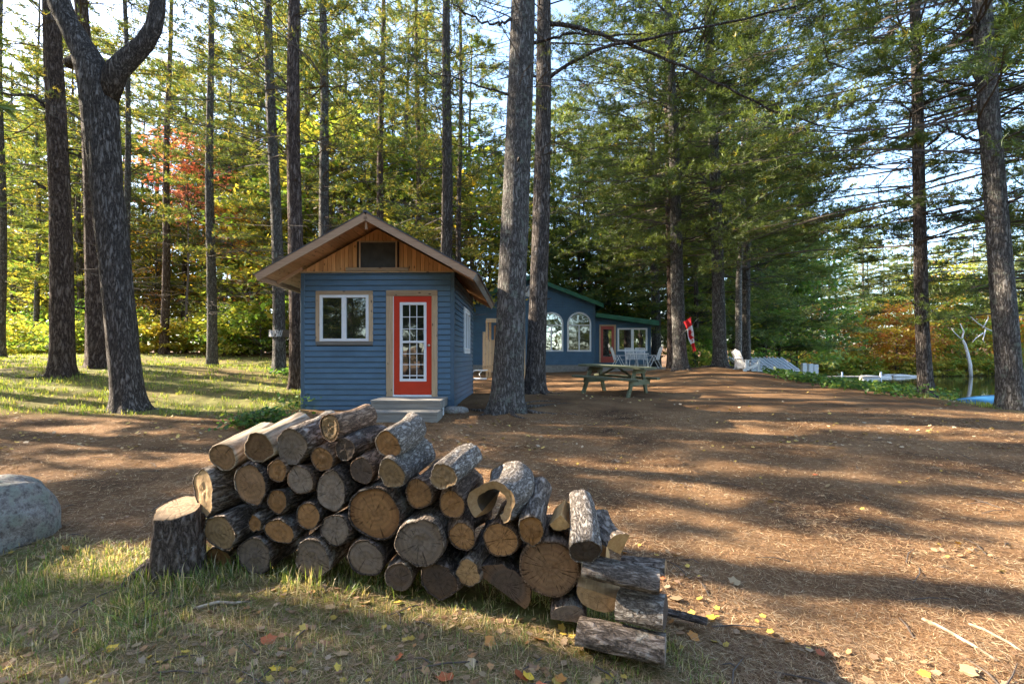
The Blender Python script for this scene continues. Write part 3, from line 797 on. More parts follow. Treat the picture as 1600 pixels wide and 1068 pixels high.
def add_roots(label, n, ln, r0, seed, a0=0.0, a1=6.28):
    root = [o for o in COL.objects if o.get("label") == label][0]
    x, y, z = root.location; g = np.random.default_rng(seed)
    for k in range(n):
        a = a0 + (a1 - a0) * (k + g.random() * .6) / n; l = ln * g.uniform(.6, 1.2); pts = []
        for t in np.linspace(0, 1, 9):
            d = .16 + l * t; aa = a + .5 * math.sin(t * 3 + k) * t
            px_, py_ = x + d * math.cos(aa), y + d * math.sin(aa)
            pts.append((px_ - x, py_ - y, gz(px_, py_) - z + .035 * (1 - t) ** 2 + .10 * max(0, .25 - t) * 4 * .5 - .02 * t + .012 * math.sin(t * 9 + k)))
        m = MB(); m.tube(pts, [r0 * (1 - .8 * t) for t in np.linspace(0, 1, 9)], 7); m.build("root", M['bark'], root, True)
def add_stubs(root, Y, seed):
    tr = [c for c in root.children if c.name.startswith("trunk")][0]
    co = np.array([v.co[:] for v in tr.data.vertices]); g = np.random.default_rng(seed)
    for k in range(6):
        z = g.uniform(1.6, H + .75 * Y); ring = co[np.abs(co[:, 2] - z) < .5]
        if len(ring) < 6: continue
        c = ring.mean(0); p = ring[g.integers(len(ring))]; c[2] = p[2]; d = p - c; d /= np.linalg.norm(d) + 1e-9
        l = g.uniform(.05, .35); r_ = g.uniform(.012, .028); m = MB()
        m.tube([p - d * .03, p + d * l * .5 + np.array([0, 0, .02]), p + d * l + np.array([0, 0, g.normal(.02, .05)])], [r_ * 1.4, r_, r_ * .5], 7)
        m.build("branch_stub", M['bark'], root, True)
for k_, t_ in enumerate(TREES):
    if t_[3] < 19: add_stubs([o for o in COL.objects if o.get("label") == t_[0]][0], t_[3], 60 + k_)
add_roots("biggest pine, with thick rugged trunk, beside the right corner of the small cabin", 7, 1.3, .05, 1)
add_roots("pine with a broad straight trunk just right of the biggest pine", 5, .9, .04, 2)
add_roots("leaning grey pine on the left whose trunk forks high up", 5, .8, .04, 3)
add_roots("pine on the earth mound left of the white bench", 6, 1.2, .05, 4)
add_roots("pine with flaring base right beside the flag", 5, 1.0, .05, 5)
add_roots("thick dark pine trunk second from the left edge, standing on the grass", 5, .9, .05, 6)

# pale speckled trunk
def birch():
    Y = 21.5; X = (1151 - 800) / F * Y; Z = gz(X, Y)
    root = empty("birch_tree", (X, Y, Z), 0, "thin birch with pale speckled bark beside the white bench", "tree")
    zz = np.linspace(-.1, 15, 30)
    link("trunk", trunk_mesh(np.stack([zz * .03 + np.sin(zz) * .04, zz * .0, zz], 1), .16 * (1 - zz * .04), 14, .3, 4, 8), M['bark_birch'], root, True)
birch()

# ---- shared forest pines: a few kinds, copied
def kind_pine(seed, height, crown, dia, name="pine_tree", barkm='bark_far', **kw):
    root = empty(name, (0, -500, 0), 0, "pine", "tree")
    zz = np.concatenate([[-.5, .1, .4], np.linspace(1, height, 12)])
    pth = np.stack([np.sin(zz * .3 + seed) * .12, np.cos(zz * .3 + seed) * .1, zz], 1)
    link("trunk", trunk_mesh(pth, dia / 2 * (1 - .8 * np.clip(zz / height, 0, 1)), 10, .3, 4, seed), M[barkm], root, True)
    cm, bm_ = pine_parts(seed, height, crown=crown, path=pth, **kw)
    link("crown", cm, M['needles'], root)
    b = link("branches", bm_, M['branch'], root); b["kind"] = "stuff"
    return root
KP = [kind_pine(201, 22, 4, .42, nb=100, sub=15, tuf=6, Lmax=4.6, dead=16, shape=.5, yellow=.9, **far), kind_pine(202, 19, 2.5, .36, nb=110, sub=15, tuf=6, Lmax=4.4, dead=8, shape=.7, **far),
      kind_pine(203, 24, 6, .5, nb=84, sub=14, tuf=6, Lmax=4.4, dead=34, shape=.4, yellow=1.1, **far), kind_pine(204, 14, 1.0, .3, nb=100, sub=14, tuf=6, Lmax=3.6, dead=0, shape=.8, **far),
      kind_pine(205, 20, 2.0, .36, nb=130, sub=15, tuf=6, Lmax=5.0, dead=4, shape=.6, **far)]
def put(root, used, x, y, rz, sc, label, group):
    z = gz(x, y)
    if not used.get(root.name):
        used[root.name] = 1
        root.location = (x, y, z); root.rotation_euler = (0, 0, rz); root.scale = (sc,) * 3
        root["label"] = label; root["group"] = group
        return root
    return dup(root, (x, y, z), rz, sc, label, group)
USED = {}
MARKS = [(3, "the left edge trunk"), (97, "the thick dark pine"), (203, "the forked leaning pine"), (256, "the red maple pine"), (330, "the lone slim lawn pine"), (437, "the roped pine"),
         (511, "the cabin's left roof slope"), (574, "the cabin's roof peak"), (660, "the cabin's right roof slope"), (795, "the biggest pine"), (860, "the house roof peak"), (935, "the house's right eave"),
         (1000, "the white deck table"), (1064, "the flag pine"), (1127, "the mound pine"), (1190, "the ribbed shed roof"), (1256, "the three white posts"), (1310, "the lilac dock"), (1400, "the bleached waterline logs"),
         (1447, "the slim bank pine"), (1516, "the dead white tree"), (1577, "the right edge pine")]
SEEN_LABELS = set()
SHORT = {}
def place_label(base, px, Y):
    order = sorted(MARKS, key=lambda m_: abs(m_[0] - px))
    for far_ in ("", "farther back ", "far behind ", "hidden deeper "):
        for m_ in order[:5]:
            side_ = "left of " if px < m_[0] else "right of "
            for w_ in ("just ", "a little ", "well "):
                if w_ == "just " and abs(px - m_[0]) > 25: continue
                lb = base + " " + (far_ if far_ else "") + w_ + side_ + m_[1]
                if lb not in SEEN_LABELS:
                    SEEN_LABELS.add(lb); return lb
    return base
g = np.random.default_rng(5)
def scatter(kinds, pxs, Y0, Y1, label, group, s0=.85, s1=1.15, mind=1.4, jit=0):
    pts = []
    for px in pxs:
        for _ in range(40):
            Y = g.uniform(Y0, Y1); p = px + g.normal(0, 8 + jit); X = (p - 800) / F * Y
            if lake_sd(np.array([X]), np.array([Y]))[0] > -.8: continue
            if all(math.hypot(X - a, Y - b) > mind for a, b in pts):
                pts.append((X, Y)); break
    for (X, Y) in pts:
        inview = -30 < 800 + X / Y * F < 1630
        put(kinds[g.integers(len(kinds))], USED, X, Y, g.uniform(0, 6.28), g.uniform(s0, s1), place_label(label, 800 + X / Y * F, Y) if inview else label, group)
# behind the house and the cabin
scatter([KP[0], KP[1], KP[4]], np.linspace(560, 1060, 7), 33, 48, "tall forest pine behind the buildings", "pines behind the house")
scatter([KP[0], KP[2]], np.linspace(480, 1120, 6), 46, 75, "distant pine behind the buildings", "far pines behind the buildings")
scatter([KP[3], KP[1]], [760, 850, 900, 950, 1000, 1060, 1095], 31, 37, "low dense pine behind the house", "low pines behind the house", .7, .95)
scatter([KP[0], KP[2]], [120, 300, 480, 560, 640, 740], 25, 34, "twiggy pine beyond the lawn", "pines behind the lawn and cabin", .85, 1.05, 2.5)
scatter([KP[0], KP[4]], [870, 905, 960, 1090], 33, 40, "bushy pine behind the house", "pines over the house roof", .9, 1.1, 2.5)
# behind the bench and the docks
scatter([KP[1], KP[4], KP[0]], [1080, 1098, 1118, 1140, 1160, 1180, 1200, 1215], 26, 38, "dense green pine below the bank", "dense pines beyond the bench", .85, 1.1)
scatter([KP[4], KP[1], KP[3]], [1200, 1222, 1245, 1268, 1290], 44, 60, "green pine beyond the dock", "pines beyond the dock", .85, 1.15)
scatter([KP[3], KP[1], KP[0]], np.linspace(1340, 1720, 12), 60, 70, "dark pine on the far shore", "pines on the far lake shore", .75, 1.05)
scatter([KP[0], KP[4], KP[2]], np.linspace(1180, 1720, 18), 68, 84, "background pine behind the far shore", "second row of far shore pines", .8, 1.0)
# left forest, beyond the lawn
scatter([KP[2], KP[0]], [35, 118, 225, 352, 392, 540, 625], 27, 38, "slim tall pine beyond the lawn", "forest pines beyond the left lawn", .85, 1.1)
scatter([KP[2], KP[0], KP[1]], np.linspace(-30, 500, 18), 34, 56, "distant pine beyond the lawn", "distant pines beyond the left lawn", .85, 1.1, 2)
scatter([KP[0], KP[2]], [-10, 40, 130, 365, 410, 470, 530, 615], 28, 38, "feathery pine beyond the lawn", "feathery pines beyond the left lawn", .85, 1.05, 1.8)
# behind the camera (they throw the shade of the near ground and show in the panes)
def ring(kinds, n, xr, yr, label, group, s=(.9, 1.15)):
    for _ in range(n):
        put(kinds[g.integers(len(kinds))], USED, g.uniform(*xr), g.uniform(*yr), g.uniform(0, 6.28), g.uniform(*s), label, group)
ring([KP[0], KP[1], KP[4], KP[3]], 44, (-30, 26), (-32, -9), "pine of the grove behind the viewer", "grove behind the viewer")

# pines left of the picture whose crowns shade the clearing, foliage carved to let sun onto chosen ground
def side_pines():
    pts = [(-13, 4.5), (-17, 1.5), (-12.5, 8), (-19, 6), (-22, 10), (-16, 11), (-24, 3), (-27, 7.5), (-21, 14), (-29, 13), (-33, 4), (-34, 10), (-14, -2.5), (-25, -2), (-38, 7), (-31, -1), (-27, 18), (-36, 16), (-9.5, 5.2), (-10.5, .3)]
    for k, (x, y) in enumerate(pts):
        Z = gz(x, y); hgt = 20 + 3 * math.sin(k * 1.7)
        zz = np.concatenate([[-.3, .0, .15, .4], np.linspace(1, hgt, 16)])
        pth = np.stack([np.sin(zz * .3 + k) * .1, np.cos(zz * .3 + k) * .1, zz], 1)
        root = empty("pine_tree", (x, y, Z), 0, "pine of the wood left of the clearing", "tree", "pines left of the clearing")
        link("trunk", trunk_mesh(pth, .25 * (1 - .75 * np.clip(zz / hgt, 0, 1)), 12, .35, 4, k), M['bark_far'], root, True)
        cm, bm_ = pine_parts(400 + k, hgt, crown=4.2, nb=62, sub=11, tuf=5, K=3, bl=.30, bw=.035, Lmax=(2.3 if x > -17 and y > -1 else 4.2), dead=0, path=pth, origin=np.array([x, y, Z]), carve=True)
        link("crown", cm, M['needles'], root)
        b = link("branches", bm_, M['branch'], root); b["kind"] = "stuff"
side_pines()

# ------------------------------------------------------------------ leafy trees and bushes
PAL = {
 'yellowgreen': [(.25, .29, .055), (.15, .24, .045), (.36, .32, .06)],
 'yellow': [(.50, .37, .06), (.40, .34, .06), (.25, .29, .055)],
 'orange': [(.52, .26, .045), (.55, .38, .05), (.40, .15, .04)],
 'red': [(.52, .12, .10), (.60, .24, .20), (.46, .16, .09)],
 'green': [(.10, .20, .04), (.15, .25, .05), (.22, .29, .055)],
 'darkgreen': [(.035, .085, .025), (.055, .11, .03), (.08, .13, .03)],
 'mixed': [(.42, .38, .06), (.20, .29, .055), (.48, .26, .07), (.30, .34, .06)],
}
def leafy_parts(seed, height, spread, n_cl, leaf_n, leaf, pal, low=.15, flat=.3, carve=False, origin=None, cl=.55, stems=1):
    g = np.random.default_rng(seed); pal = np.array(PAL[pal])
    # cluster centres through the crown
    q = g.random(n_cl); hz = height * (low + (1 - low) * q)
    rr = spread * np.sqrt(g.random(n_cl)) * (np.sin(np.clip((hz / height - low) / (1 - low) * .85 + .12, 0, 1) * np.pi) ** .5)
    a = g.random(n_cl) * 6.283
    C = np.stack([rr * np.cos(a), rr * np.sin(a), hz], 1)
    # stems: trunk + limb to each cluster
    zz = np.linspace(-.1, height * .95, 9); wob = g.normal(0, .03 * height ** .5, (9, 2)).cumsum(0) * .4; wob -= wob[0]
    tr = np.stack([wob[:, 0], wob[:, 1], zz], 1)
    h0 = np.clip(hz - rr * g.uniform(.3, .9, n_cl), height * .05, height * .9)
    A = np.stack([np.interp(h0, zz, tr[:, k]) for k in range(3)], 1)
    mid_ = (A + C) / 2 + np.array([0, 0, .06]) * rr[:, None]
    rw = .006 + .004 * rr
    W = np.concatenate([prisms(A, mid_, rw * 1.5, rw), prisms(mid_, C, rw, rw * .4)], 0)
    W = np.concatenate([W, prisms(tr[:-1], tr[1:], np.linspace(.018 * height ** .7, .004, 9)[:-1], np.linspace(.018 * height ** .7, .004, 9)[1:])], 0)
    i = np.repeat(np.arange(n_cl), leaf_n)
    P = C[i] + g.normal(0, 1, (len(i), 3)) * np.array([cl, cl, cl * flat]) * g.uniform(.5, 1.1, n_cl)[i][:, None]
    keep = P[:, 2] > .03
    if carve: keep &= ~(sun_gap(P + origin) & (g.random(len(P)) < .95))
    P = P[keep]; i = i[keep]
    n = len(P)
    Nn = g.normal(0, .55, (n, 3)); Nn[:, 2] += 1; Nn /= np.linalg.norm(Nn, axis=1)[:, None]
    U = np.cross(Nn, g.normal(0, 1, (n, 3))); U /= np.linalg.norm(U, axis=1)[:, None]; Vv = np.cross(Nn, U)
    s = leaf * g.uniform(.6, 1.25, n)[:, None]
    quad = np.stack([P - U * s, P + Vv * s * .62, P + U * s * 1.1, P - Vv * s * .62], 1)
    pc = g.integers(0, len(pal), n_cl)[i]; pc = np.where(g.random(n) < .3, g.integers(0, len(pal), n), pc)
    col = pal[pc] * g.uniform(.7, 1.25, (n, 1))
    return fastmesh("crown", quad, 4, col), fastmesh("stem", W, 4)
def leafy(seed, name, label, x, y, group=None, carve=True, **kw):
    Z = gz(x, y) - .02
    root = empty(name, (x, y, Z), 0, label, "bush" if name == "bush" else "tree", group)
    cm, sm = leafy_parts(seed, carve=carve, origin=np.array([x, y, Z]), **kw)
    link("crown", cm, M['leaves'], root); link("trunk" if name != "bush" else "stems", sm, M['branch'], root)
    return root
def kind_leafy(seed, name, **kw):
    root = empty(name, (0, -500, 0), 0, "x", "bush" if name == "bush" else "tree")
    cm, sm = leafy_parts(seed, **kw)
    link("crown", cm, M['leaves'], root); link("trunk" if name != "bush" else "stems", sm, M['branch'], root)
    return root
def pxy(px, Y): return ((px - 800) / F * Y, Y)
# left background: saplings and bushes at the end of the lawn
x, y = pxy(292, 26); leafy(1, "maple_tree", "red maple crown glowing high between the left pines", x, y, height=12.4, spread=2.3, n_cl=54, leaf_n=52, leaf=.10, pal='red', low=.6, cl=.5)
x, y = pxy(392, 28); leafy(2, "maple_tree", "orange and yellow maple left of the small cabin roof", x, y, height=9.5, spread=3.0, n_cl=60, leaf_n=60, leaf=.10, pal='orange', low=.3)
x, y = pxy(245, 31); leafy(3, "maple_tree", "yellow leaved maple behind the left lawn below the red crown", x, y, height=10, spread=3.4, n_cl=52, leaf_n=50, leaf=.10, pal='orange', low=.3)
x, y = pxy(408, 24.5); leafy(4, "bush", "bright green bush at the lawn's end left of the small cabin", x, y, height=3.2, spread=1.6, n_cl=45, leaf_n=60, leaf=.09, pal='green', low=.05, cl=.35)
KB = [kind_leafy(20, "bush", height=2.2, spread=1.5, n_cl=34, leaf_n=45, leaf=.10, pal='yellowgreen', low=.05, cl=.35),
      kind_leafy(21, "bush", height=1.5, spread=1.3, n_cl=28, leaf_n=45, leaf=.10, pal='yellow', low=.05, cl=.3),
      kind_leafy(22, "bush", height=2.8, spread=1.6, n_cl=38, leaf_n=45, leaf=.10, pal='green', low=.05, cl=.38)]
KT = [kind_leafy(30, "maple_tree", height=7.5, spread=2.4, n_cl=52, leaf_n=48, leaf=.12, pal='yellowgreen', low=.2),
      kind_leafy(31, "maple_tree", height=9, spread=2.8, n_cl=56, leaf_n=48, leaf=.12, pal='yellow', low=.3),
      kind_leafy(32, "maple_tree", height=10, spread=3.4, n_cl=70, leaf_n=52, leaf=.14, pal='green', low=.15, cl=.65),
      kind_leafy(33, "maple_tree", height=11, spread=3.6, n_cl=80, leaf_n=52, leaf=.15, pal='mixed', low=.1, cl=.65),
      kind_leafy(34, "maple_tree", height=7, spread=2.6, n_cl=56, leaf_n=48, leaf=.14, pal='orange', low=.12, cl=.6),
      kind_leafy(35, "maple_tree", height=9, spread=3.2, n_cl=70, leaf_n=52, leaf=.14, pal='yellowgreen', low=.1, cl=.6)]
scatter([KB[0], KB[1], KB[0]], np.linspace(-40, 470, 24), 24.5, 29, "low yellowish bush edging the lawn", "bushes along the left lawn", .7, 1.2, .8)
scatter([KB[2]], [20, 60, 140, 215, 285, 350, 430], 26, 30, "green bush edging the lawn", "green bushes along the left lawn", .7, 1.1, .8)
scatter([KT[0], KT[1], KT[0]], [-10, 50, 130, 235, 300, 345, 400, 470], 28, 38, "yellow green sapling beyond the lawn", "saplings beyond the left lawn", .8, 1.3)
scatter([KT[1], KT[0], KT[5]], [440, 480, 520, 550, 575, 610, 635, 680, 705, 740, 760], 25, 31, "yellow leaved tree behind the cabin", "yellow trees behind the small cabin", .9, 1.5)
scatter([KT[5], KT[0]], [860, 900, 935, 970, 1005, 1090, 1110], 32, 40, "yellow green tree behind the house", "leafy trees behind the house", .9, 1.3)
scatter([KT[0], KT[5], KT[1], KT[2]], np.linspace(-30, 500, 18), 36, 50, "leafy tree far beyond the lawn", "leafy trees far beyond the lawn", .8, 1.3, 1.5)
x, y = pxy(935, 36); leafy(5, "maple_tree", "pinkish red maple showing above the house's lower roof", x, y, height=7.0, spread=1.4, n_cl=26, leaf_n=45, leaf=.10, pal='red', low=.6, cl=.4)
scatter([KT[2], KT[2], KT[5]], [1175, 1200, 1225, 1250, 1275, 1300], 34, 46, "bright green leafy tree by the dock", "leafy trees behind the dock", .8, 1.2)
scatter([KT[4], KT[1], KT[3], KT[4], KT[5]], np.linspace(1300, 1700, 26), 52.5, 57, "yellowish leafy tree across the lake", "leafy trees on the far shore", .8, 1.35, 1.5)
scatter([KB[0], KB[1]], np.linspace(1255, 1680, 40), 50.4, 53.5, "low bush over the far waterline", "bushes on the far shore", .9, 1.5, 1.0)
scatter([KB[2], KB[0]], [1078, 1092, 1105, 1125, 1150, 1190], 25, 29, "low green bush below the bank", "bushes beyond the flag", .6, .9, .8)
# ------------------------------------------------------------------ the small blue cabin
def lap_boards(parent, mat, x0, x1, z0, z1, pitch, openings, T, joined=None, top=None, proud=.03):
    """clapboards on a wall; T maps (x along the wall, y out of it negative, z) to the parent's space"""
    J = MB() if joined else None
    z = z0
    while z < z1 - .02:
        zt = min(z + pitch, z1)
        segs = [(x0, x1)]
        for (a, b, c, d) in openings:
            if min(zt, d) - max(z, c) > .25 * pitch:
                ns = []
                for (p, q) in segs:
                    if b <= p or a >= q: ns.append((p, q)); continue
                    if a > p: ns.append((p, a))
                    if b < q: ns.append((b, q))
                segs = ns
        for (p, q) in segs:
            if top is not None:
                lo, hi = top((z + zt) / 2)
                p = max(p, lo); q = min(q, hi)
            if q - p < .03: continue
            prof = [(0, z), (-.001, z + pitch * .15), (-proud, z + pitch * .15), (-proud, z + pitch * .22), (-proud * .45, zt), (0, zt)]
            vs = [(p, a, b) for a, b in prof] + [(q, a, b) for a, b in prof]
            vs = [tuple(T @ Vector(v)) for v in vs]
            fs = [(0, 1, 2, 3, 4, 5), (11, 10, 9, 8, 7, 6)] + [(i, (i + 1) % 6, (i + 1) % 6 + 6, i + 6) for i in range(6)]
            if J is not None: J.add(vs, fs)
            else: MB().add(vs, fs).build("siding_board", mat, parent)
        z = zt
    if J is not None:
        o = J.build(joined, mat, parent); o["kind"] = "stuff"
        return o

def window_unit(parent, T, x0, x1, z0, z1, sash=2, frame_w=.045, glass='glass', name="window", mullion=.09, y=-.035, muntin_h=0):
    """white frame with sashes and panes"""
    f = MB()
    for (a, b, c, d) in ((x0, x1, z1 - frame_w, z1), (x0, x1, z0, z0 + frame_w), (x0, x0 + frame_w, z0 + frame_w, z1 - frame_w), (x1 - frame_w, x1, z0 + frame_w, z1 - frame_w)):
        f.box(a, b, y - .02, .0, c, d, T)
    fr = f.build(name, M['white'], parent, bevel=.004)
    w = (x1 - x0 - 2 * frame_w); n = sash
    sw = (w - mullion * (n - 1)) / n
    for k in range(n):
        a = x0 + frame_w + k * (sw + mullion); b = a + sw
        if k < n - 1: MB().box(b, b + mullion, y - .025, .0, z0 + frame_w, z1 - frame_w, T).build("mullion", M['white'], fr)
        g_ = MB().box(a, b, y + .012, y + .02, z0 + frame_w, z1 - frame_w, T)
        g_.build("pane", M[glass], fr)
    return fr

def cabin():
    O = np.array([-2.784, 9.48, .28])
    root = empty("cabin", O, math.radians(-1.2), "small blue sided cabin with red glazed door and knotty pine gable", "cabin")
    I = Matrix.Identity(4)
    W = 1.57; D = 3.60; ZT = 2.84; sl = .55; RZ = 3.85; EH = 2.12; Yf = -.71; Yb = 4.35
    th = math.atan(sl); ct, sn = math.cos(th), math.sin(th)
    # core walls
    MB().box(-W + .01, W - .01, .002, D, -.25, ZT).build("wall", M['interior'], root)
    wx0, wx1, wz0, wz1 = -1.28, -.09, 1.35, 2.47
    dx0, dx1, dz1 = .19, 1.25, 2.48
    pitch = .113
    lap_boards(root, M['siding'], -W + .055, W - .055, -.03, ZT, pitch, [(wx0 + .004, wx1 - .004, wz0, wz1), (dx0 + .004, dx1 - .004, .22, dz1)], I)
    TR = Matrix.Translation((W, 0, 0)) @ Matrix.Rotation(math.radians(90), 4, 'Z')
    lap_boards(root, M['siding'], .055, D - .055, -.03, ZT - .05, pitch, [(1.55, 2.75, 1.2, 2.32)], TR)
    TL = Matrix.Translation((-W, D, 0)) @ Matrix.Rotation(math.radians(-90), 4, 'Z')
    lap_boards(root, M['siding'], .055, D - .055, -.03, ZT - .05, pitch, [], TL, joined="side_siding")
    TB = Matrix.Translation((0, D, 0)) @ Matrix.Rotation(math.radians(180), 4, 'Z')
    lap_boards(root, M['siding'], -W + .055, W - .055, -.03, ZT, pitch, [], TB, joined="back_siding")
    for (x, y) in ((-W, 0), (W, 0), (-W, D), (W, D)):
        sx = 1 if x > 0 else -1; sy = 1 if y > 0 else -1
        c = MB(); xa, xb = (x - .055, x + .028) if sx > 0 else (x - .028, x + .055)
        ya, yb = (y - .028, y + .055) if sy < 0 else (y - .055, y + .028)
        c.box(xa, xb, ya, yb, -.04, ZT + .004)
        c.build("corner_trim", M['trimblue'], root, bevel=.004)
    MB().box(-W - .03, W + .03, -.036, .01, ZT + .006, ZT + .03).build("cap_trim", M['pine_x'], root)
    # gable boards
    bw = .088; x = -W
    vx0, vx1, vz0, vz1 = -.38, .41, 2.95, 3.50
    while x < W - .01:
        xb = min(x + bw, W)
        ga = .0035
        def zr(xx): return RZ - .10 - sl * abs(xx)
        spans = [(ZT + .032, None)]
        if xb > vx0 + .01 and x < vx1 - .01: spans = [(ZT + .032, vz0 - .085), (vz1, None)]
        for (za, zb) in spans:
            zl = zr(x + ga) if zb is None else zb; zq = zr(xb - ga) if zb is None else zb
            if max(zl, zq) - za < .02: continue
            p = [(x + ga, za), (xb - ga, za), (xb - ga, max(zq, za + .004)), (x + ga, max(zl, za + .004))]
            if zb is None and x < 0 < xb: p = [p[0], p[1], p[2], (0, zr(0)), p[3]]
            MB().prism(p, -.016 - .003 * random.random(), .006).build("gable_board", M['pine_z'], root)
        x = xb
    # back gable, plain
    MB().prism([(-W, ZT + .03), (W, ZT + .03), (0, RZ - .1)], D - .03, D).build("back_gable", M['pine_z'], root)
    MB().prism([(-W, ZT + .01), (W, ZT + .01), (0, RZ - .12)], .012, .04).build("gable_backing", M['interior'], root)
    # screened opening
    v = MB().box(vx0 + .03, vx1 - .03, -.012, .0, vz0, vz1 - .03).build("gable_screen", M['screen'], root)
    for a in ((vx0, vx0 + .03, vz0, vz1), (vx1 - .03, vx1, vz0, vz1), (vx0 + .03, vx1 - .03, vz1 - .03, vz1)):
        MB().box(a[0], a[1], -.03, 0, a[2], a[3]).build("screen_frame", M['pine_trim_z'], root)
    MB().box(-.65, .65, -.05, .0, vz0 - .075, vz0 - .002).build("gable_ledge", M['pine_x'], root, bevel=.004)
    # roof
    rf = empty("roof", (0, 0, 0)); rf.parent = root
    L = EH / ct
    for sx in (-1, 1):
        def S(s, y, up):  # point on the slope: s down from the ridge, up along its normal
            return Vector((sx * (s * ct + up * sn), y, RZ - s * sn + up * ct))
        def slab(s0, s1, y0, y1, u0, u1):
            m = MB(); vs = [S(s0, y0, u0), S(s1, y0, u0), S(s1, y1, u0), S(s0, y1, u0), S(s0, y0, u1), S(s1, y0, u1), S(s1, y1, u1), S(s0, y1, u1)]
            return m.add(vs, [(0, 3, 2, 1), (4, 5, 6, 7), (0, 1, 5, 4), (1, 2, 6, 5), (2, 3, 7, 6), (3, 0, 4, 7)])
        m = slab(0.0, L + .05, Yf - .045, Yb + .03, .012, .026)
        for k in range(22):
            y = Yf + .05 + k * .23
            if y < Yb: 
                t_ = slab(.1, L + .05, y, y + .03, .026, .042); m.add(t_.v, t_.f)
        m.build("roof_sheet", M['roof_metal'], rf)
        s = 0.02; k = 0
        while s < L - .02:
            s1 = min(s + .14, L)
            slab(s + .003, s1 - .003, Yf + .002, Yb, -.022 - .002 * (k % 2), .0105).build("soffit_board", M['soffit'], rf); s = s1; k += 1
        slab(.02, L - .0, Yf - .035, Yf - .001, -.125, .010).build("barge_board", M['barge'], rf)
        slab(.02, L - .0, Yb + .001, Yb + .03, -.125, .010).build("barge_board", M['barge'], rf)
        slab(L + .001, L + .026, Yf - .035, Yb + .03, -.125, .010).build("fascia", M['grey_wood'] if sx > 0 else M['barge'], rf)
        slab(W / ct + .02, L - .01, -.045, -.002, -.085, -.026).build("rafter", M['barge'], rf)
    MB().box(-.045, .045, Yf - .05, Yb + .03, RZ + .012, RZ + .05).build("ridge_cap", M['roof_metal'], rf)
    MB().box(-.018, .018, Yf + .001, Yf + .04, RZ - .30, RZ - .10).build("ridge_block", M['barge'], rf)
    # window with board surround
    fw = .085
    for (a, b, c, d, mt) in ((wx0, wx1, wz1 - fw, wz1, 'pine_x'), (wx0, wx1, wz0, wz0 + fw * .9, 'grey_wood'), (wx0, wx0 + fw, wz0 + fw * .9, wz1 - fw, 'pine_trim_z'), (wx1 - fw, wx1, wz0 + fw * .9, wz1 - fw, 'pine_trim_z')):
        MB().box(a, b, -.042, .0, c, d).build("window_surround", M[mt], root, bevel=.004)
    window_unit(root, I, wx0 + fw + .002, wx1 - fw - .002, wz0 + fw * .9 + .002, wz1 - fw - .002, 2, .055)
    # side window
    a0, a1, c0, c1 = 1.55, 2.75, 1.2, 2.32
    for (a, b, c, d) in ((a0, a1, c1 - .08, c1), (a0, a1, c0, c0 + .08), (a0, a0 + .08, c0 + .08, c1 - .08), (a1 - .08, a1, c0 + .08, c1 - .08)):
        MB().box(a, b, -.042, .0, c, d, TR).build("window_surround", M['white_weather'], root)
    window_unit(root, TR, a0 + .082, a1 - .082, c0 + .082, c1 - .082, 2, .05)
    # door
    tw = .12
    for (a, b, c, d, mt) in ((dx0, dx1, dz1 - tw, dz1, 'pine_x'), (dx0, dx0 + tw + .02, .27, dz1 - tw, 'pine_trim_z'), (dx1 - tw, dx1, .27, dz1 - tw, 'pine_trim_z')):
        MB().box(a, b, -.042, .0, c, d).build("door_surround", M[mt], root, bevel=.004)
    MB().box(dx0 + tw + .02, dx1 - tw, -.06, .0, .29, .325).build("door_sill", M['white'], root)
    d0, d1 = dx0 + tw + .035, dx1 - tw - .003
    MB().box(d0 - .0145, d0 - .001, -.03, 0, .326, dz1 - tw - .002).build("door_jamb", M['white'], root)
    door = MB()
    gx0, gx1, gz0, gz1 = d0 + .125, d1 - .105, .60, dz1 - tw - .13
    for (a, b, c, d) in ((d0, d1, gz1, dz1 - tw - .004), (d0, d1, .328, gz0), (d0, gx0, gz0, gz1), (gx1, d1, gz0, gz1)):
        door.box(a, b, -.024, .0, c, d)
    dr = door.build("door", M['red'], root)
    fr = MB(); q = .055
    zm = gz0 + (gz1 - gz0) * .50
    for (a, b, c, d) in ((gx0, gx1, gz1 - q, gz1), (gx0, gx1, gz0, gz0 + q), (gx0, gx0 + q, gz0 + q, gz1 - q), (gx1 - q, gx1, gz0 + q, gz1 - q), (gx0 + q, gx1 - q, zm - .022, zm + .022)):
        fr.box(a, b, -.04, -.002, c, d)
    fr.build("glazing_frame", M['white'], dr, bevel=.003)
    mu = MB(); ix0, ix1 = gx0 + q, gx1 - q
    for k in (1, 2):
        xx = ix0 + (ix1 - ix0) * k / 3; mu.box(xx - .007, xx + .007, -.022, -.004, gz0 + q, zm - .022); mu.box(xx - .007, xx + .007, -.022, -.004, zm + .022, gz1 - q)
    for (za, zb) in ((gz0 + q + .07, zm - .022), (zm + .022, gz1 - q)):
        for k in (1, 2):
            zz = za + (zb - za) * k / 3; mu.box(ix0, ix1, -.0235, -.004, zz - .007, zz + .007)
    mu.box(ix0, ix1, -.024, -.004, gz0 + q + .055, gz0 + q + .075)
    mu.build("muntins", M['white'], dr)
    MB().box(ix0, ix1, -.0105, -.003, gz0 + q, gz1 - q).build("pane", M['glass'], dr)
    kn = MB(); kn.tube([(d1 - .05, -.02, 1.34), (d1 - .05, -.055, 1.34)], [.012, .012], 8); kn.tube([(d1 - .05, -.05, 1.34), (d1 - .05, -.06, 1.34), (d1 - .05, -.08, 1.34), (d1 - .05, -.088, 1.34)], [.016, .03, .028, .012], 12)
    kn.build("door_knob", M['brass'], dr, True)
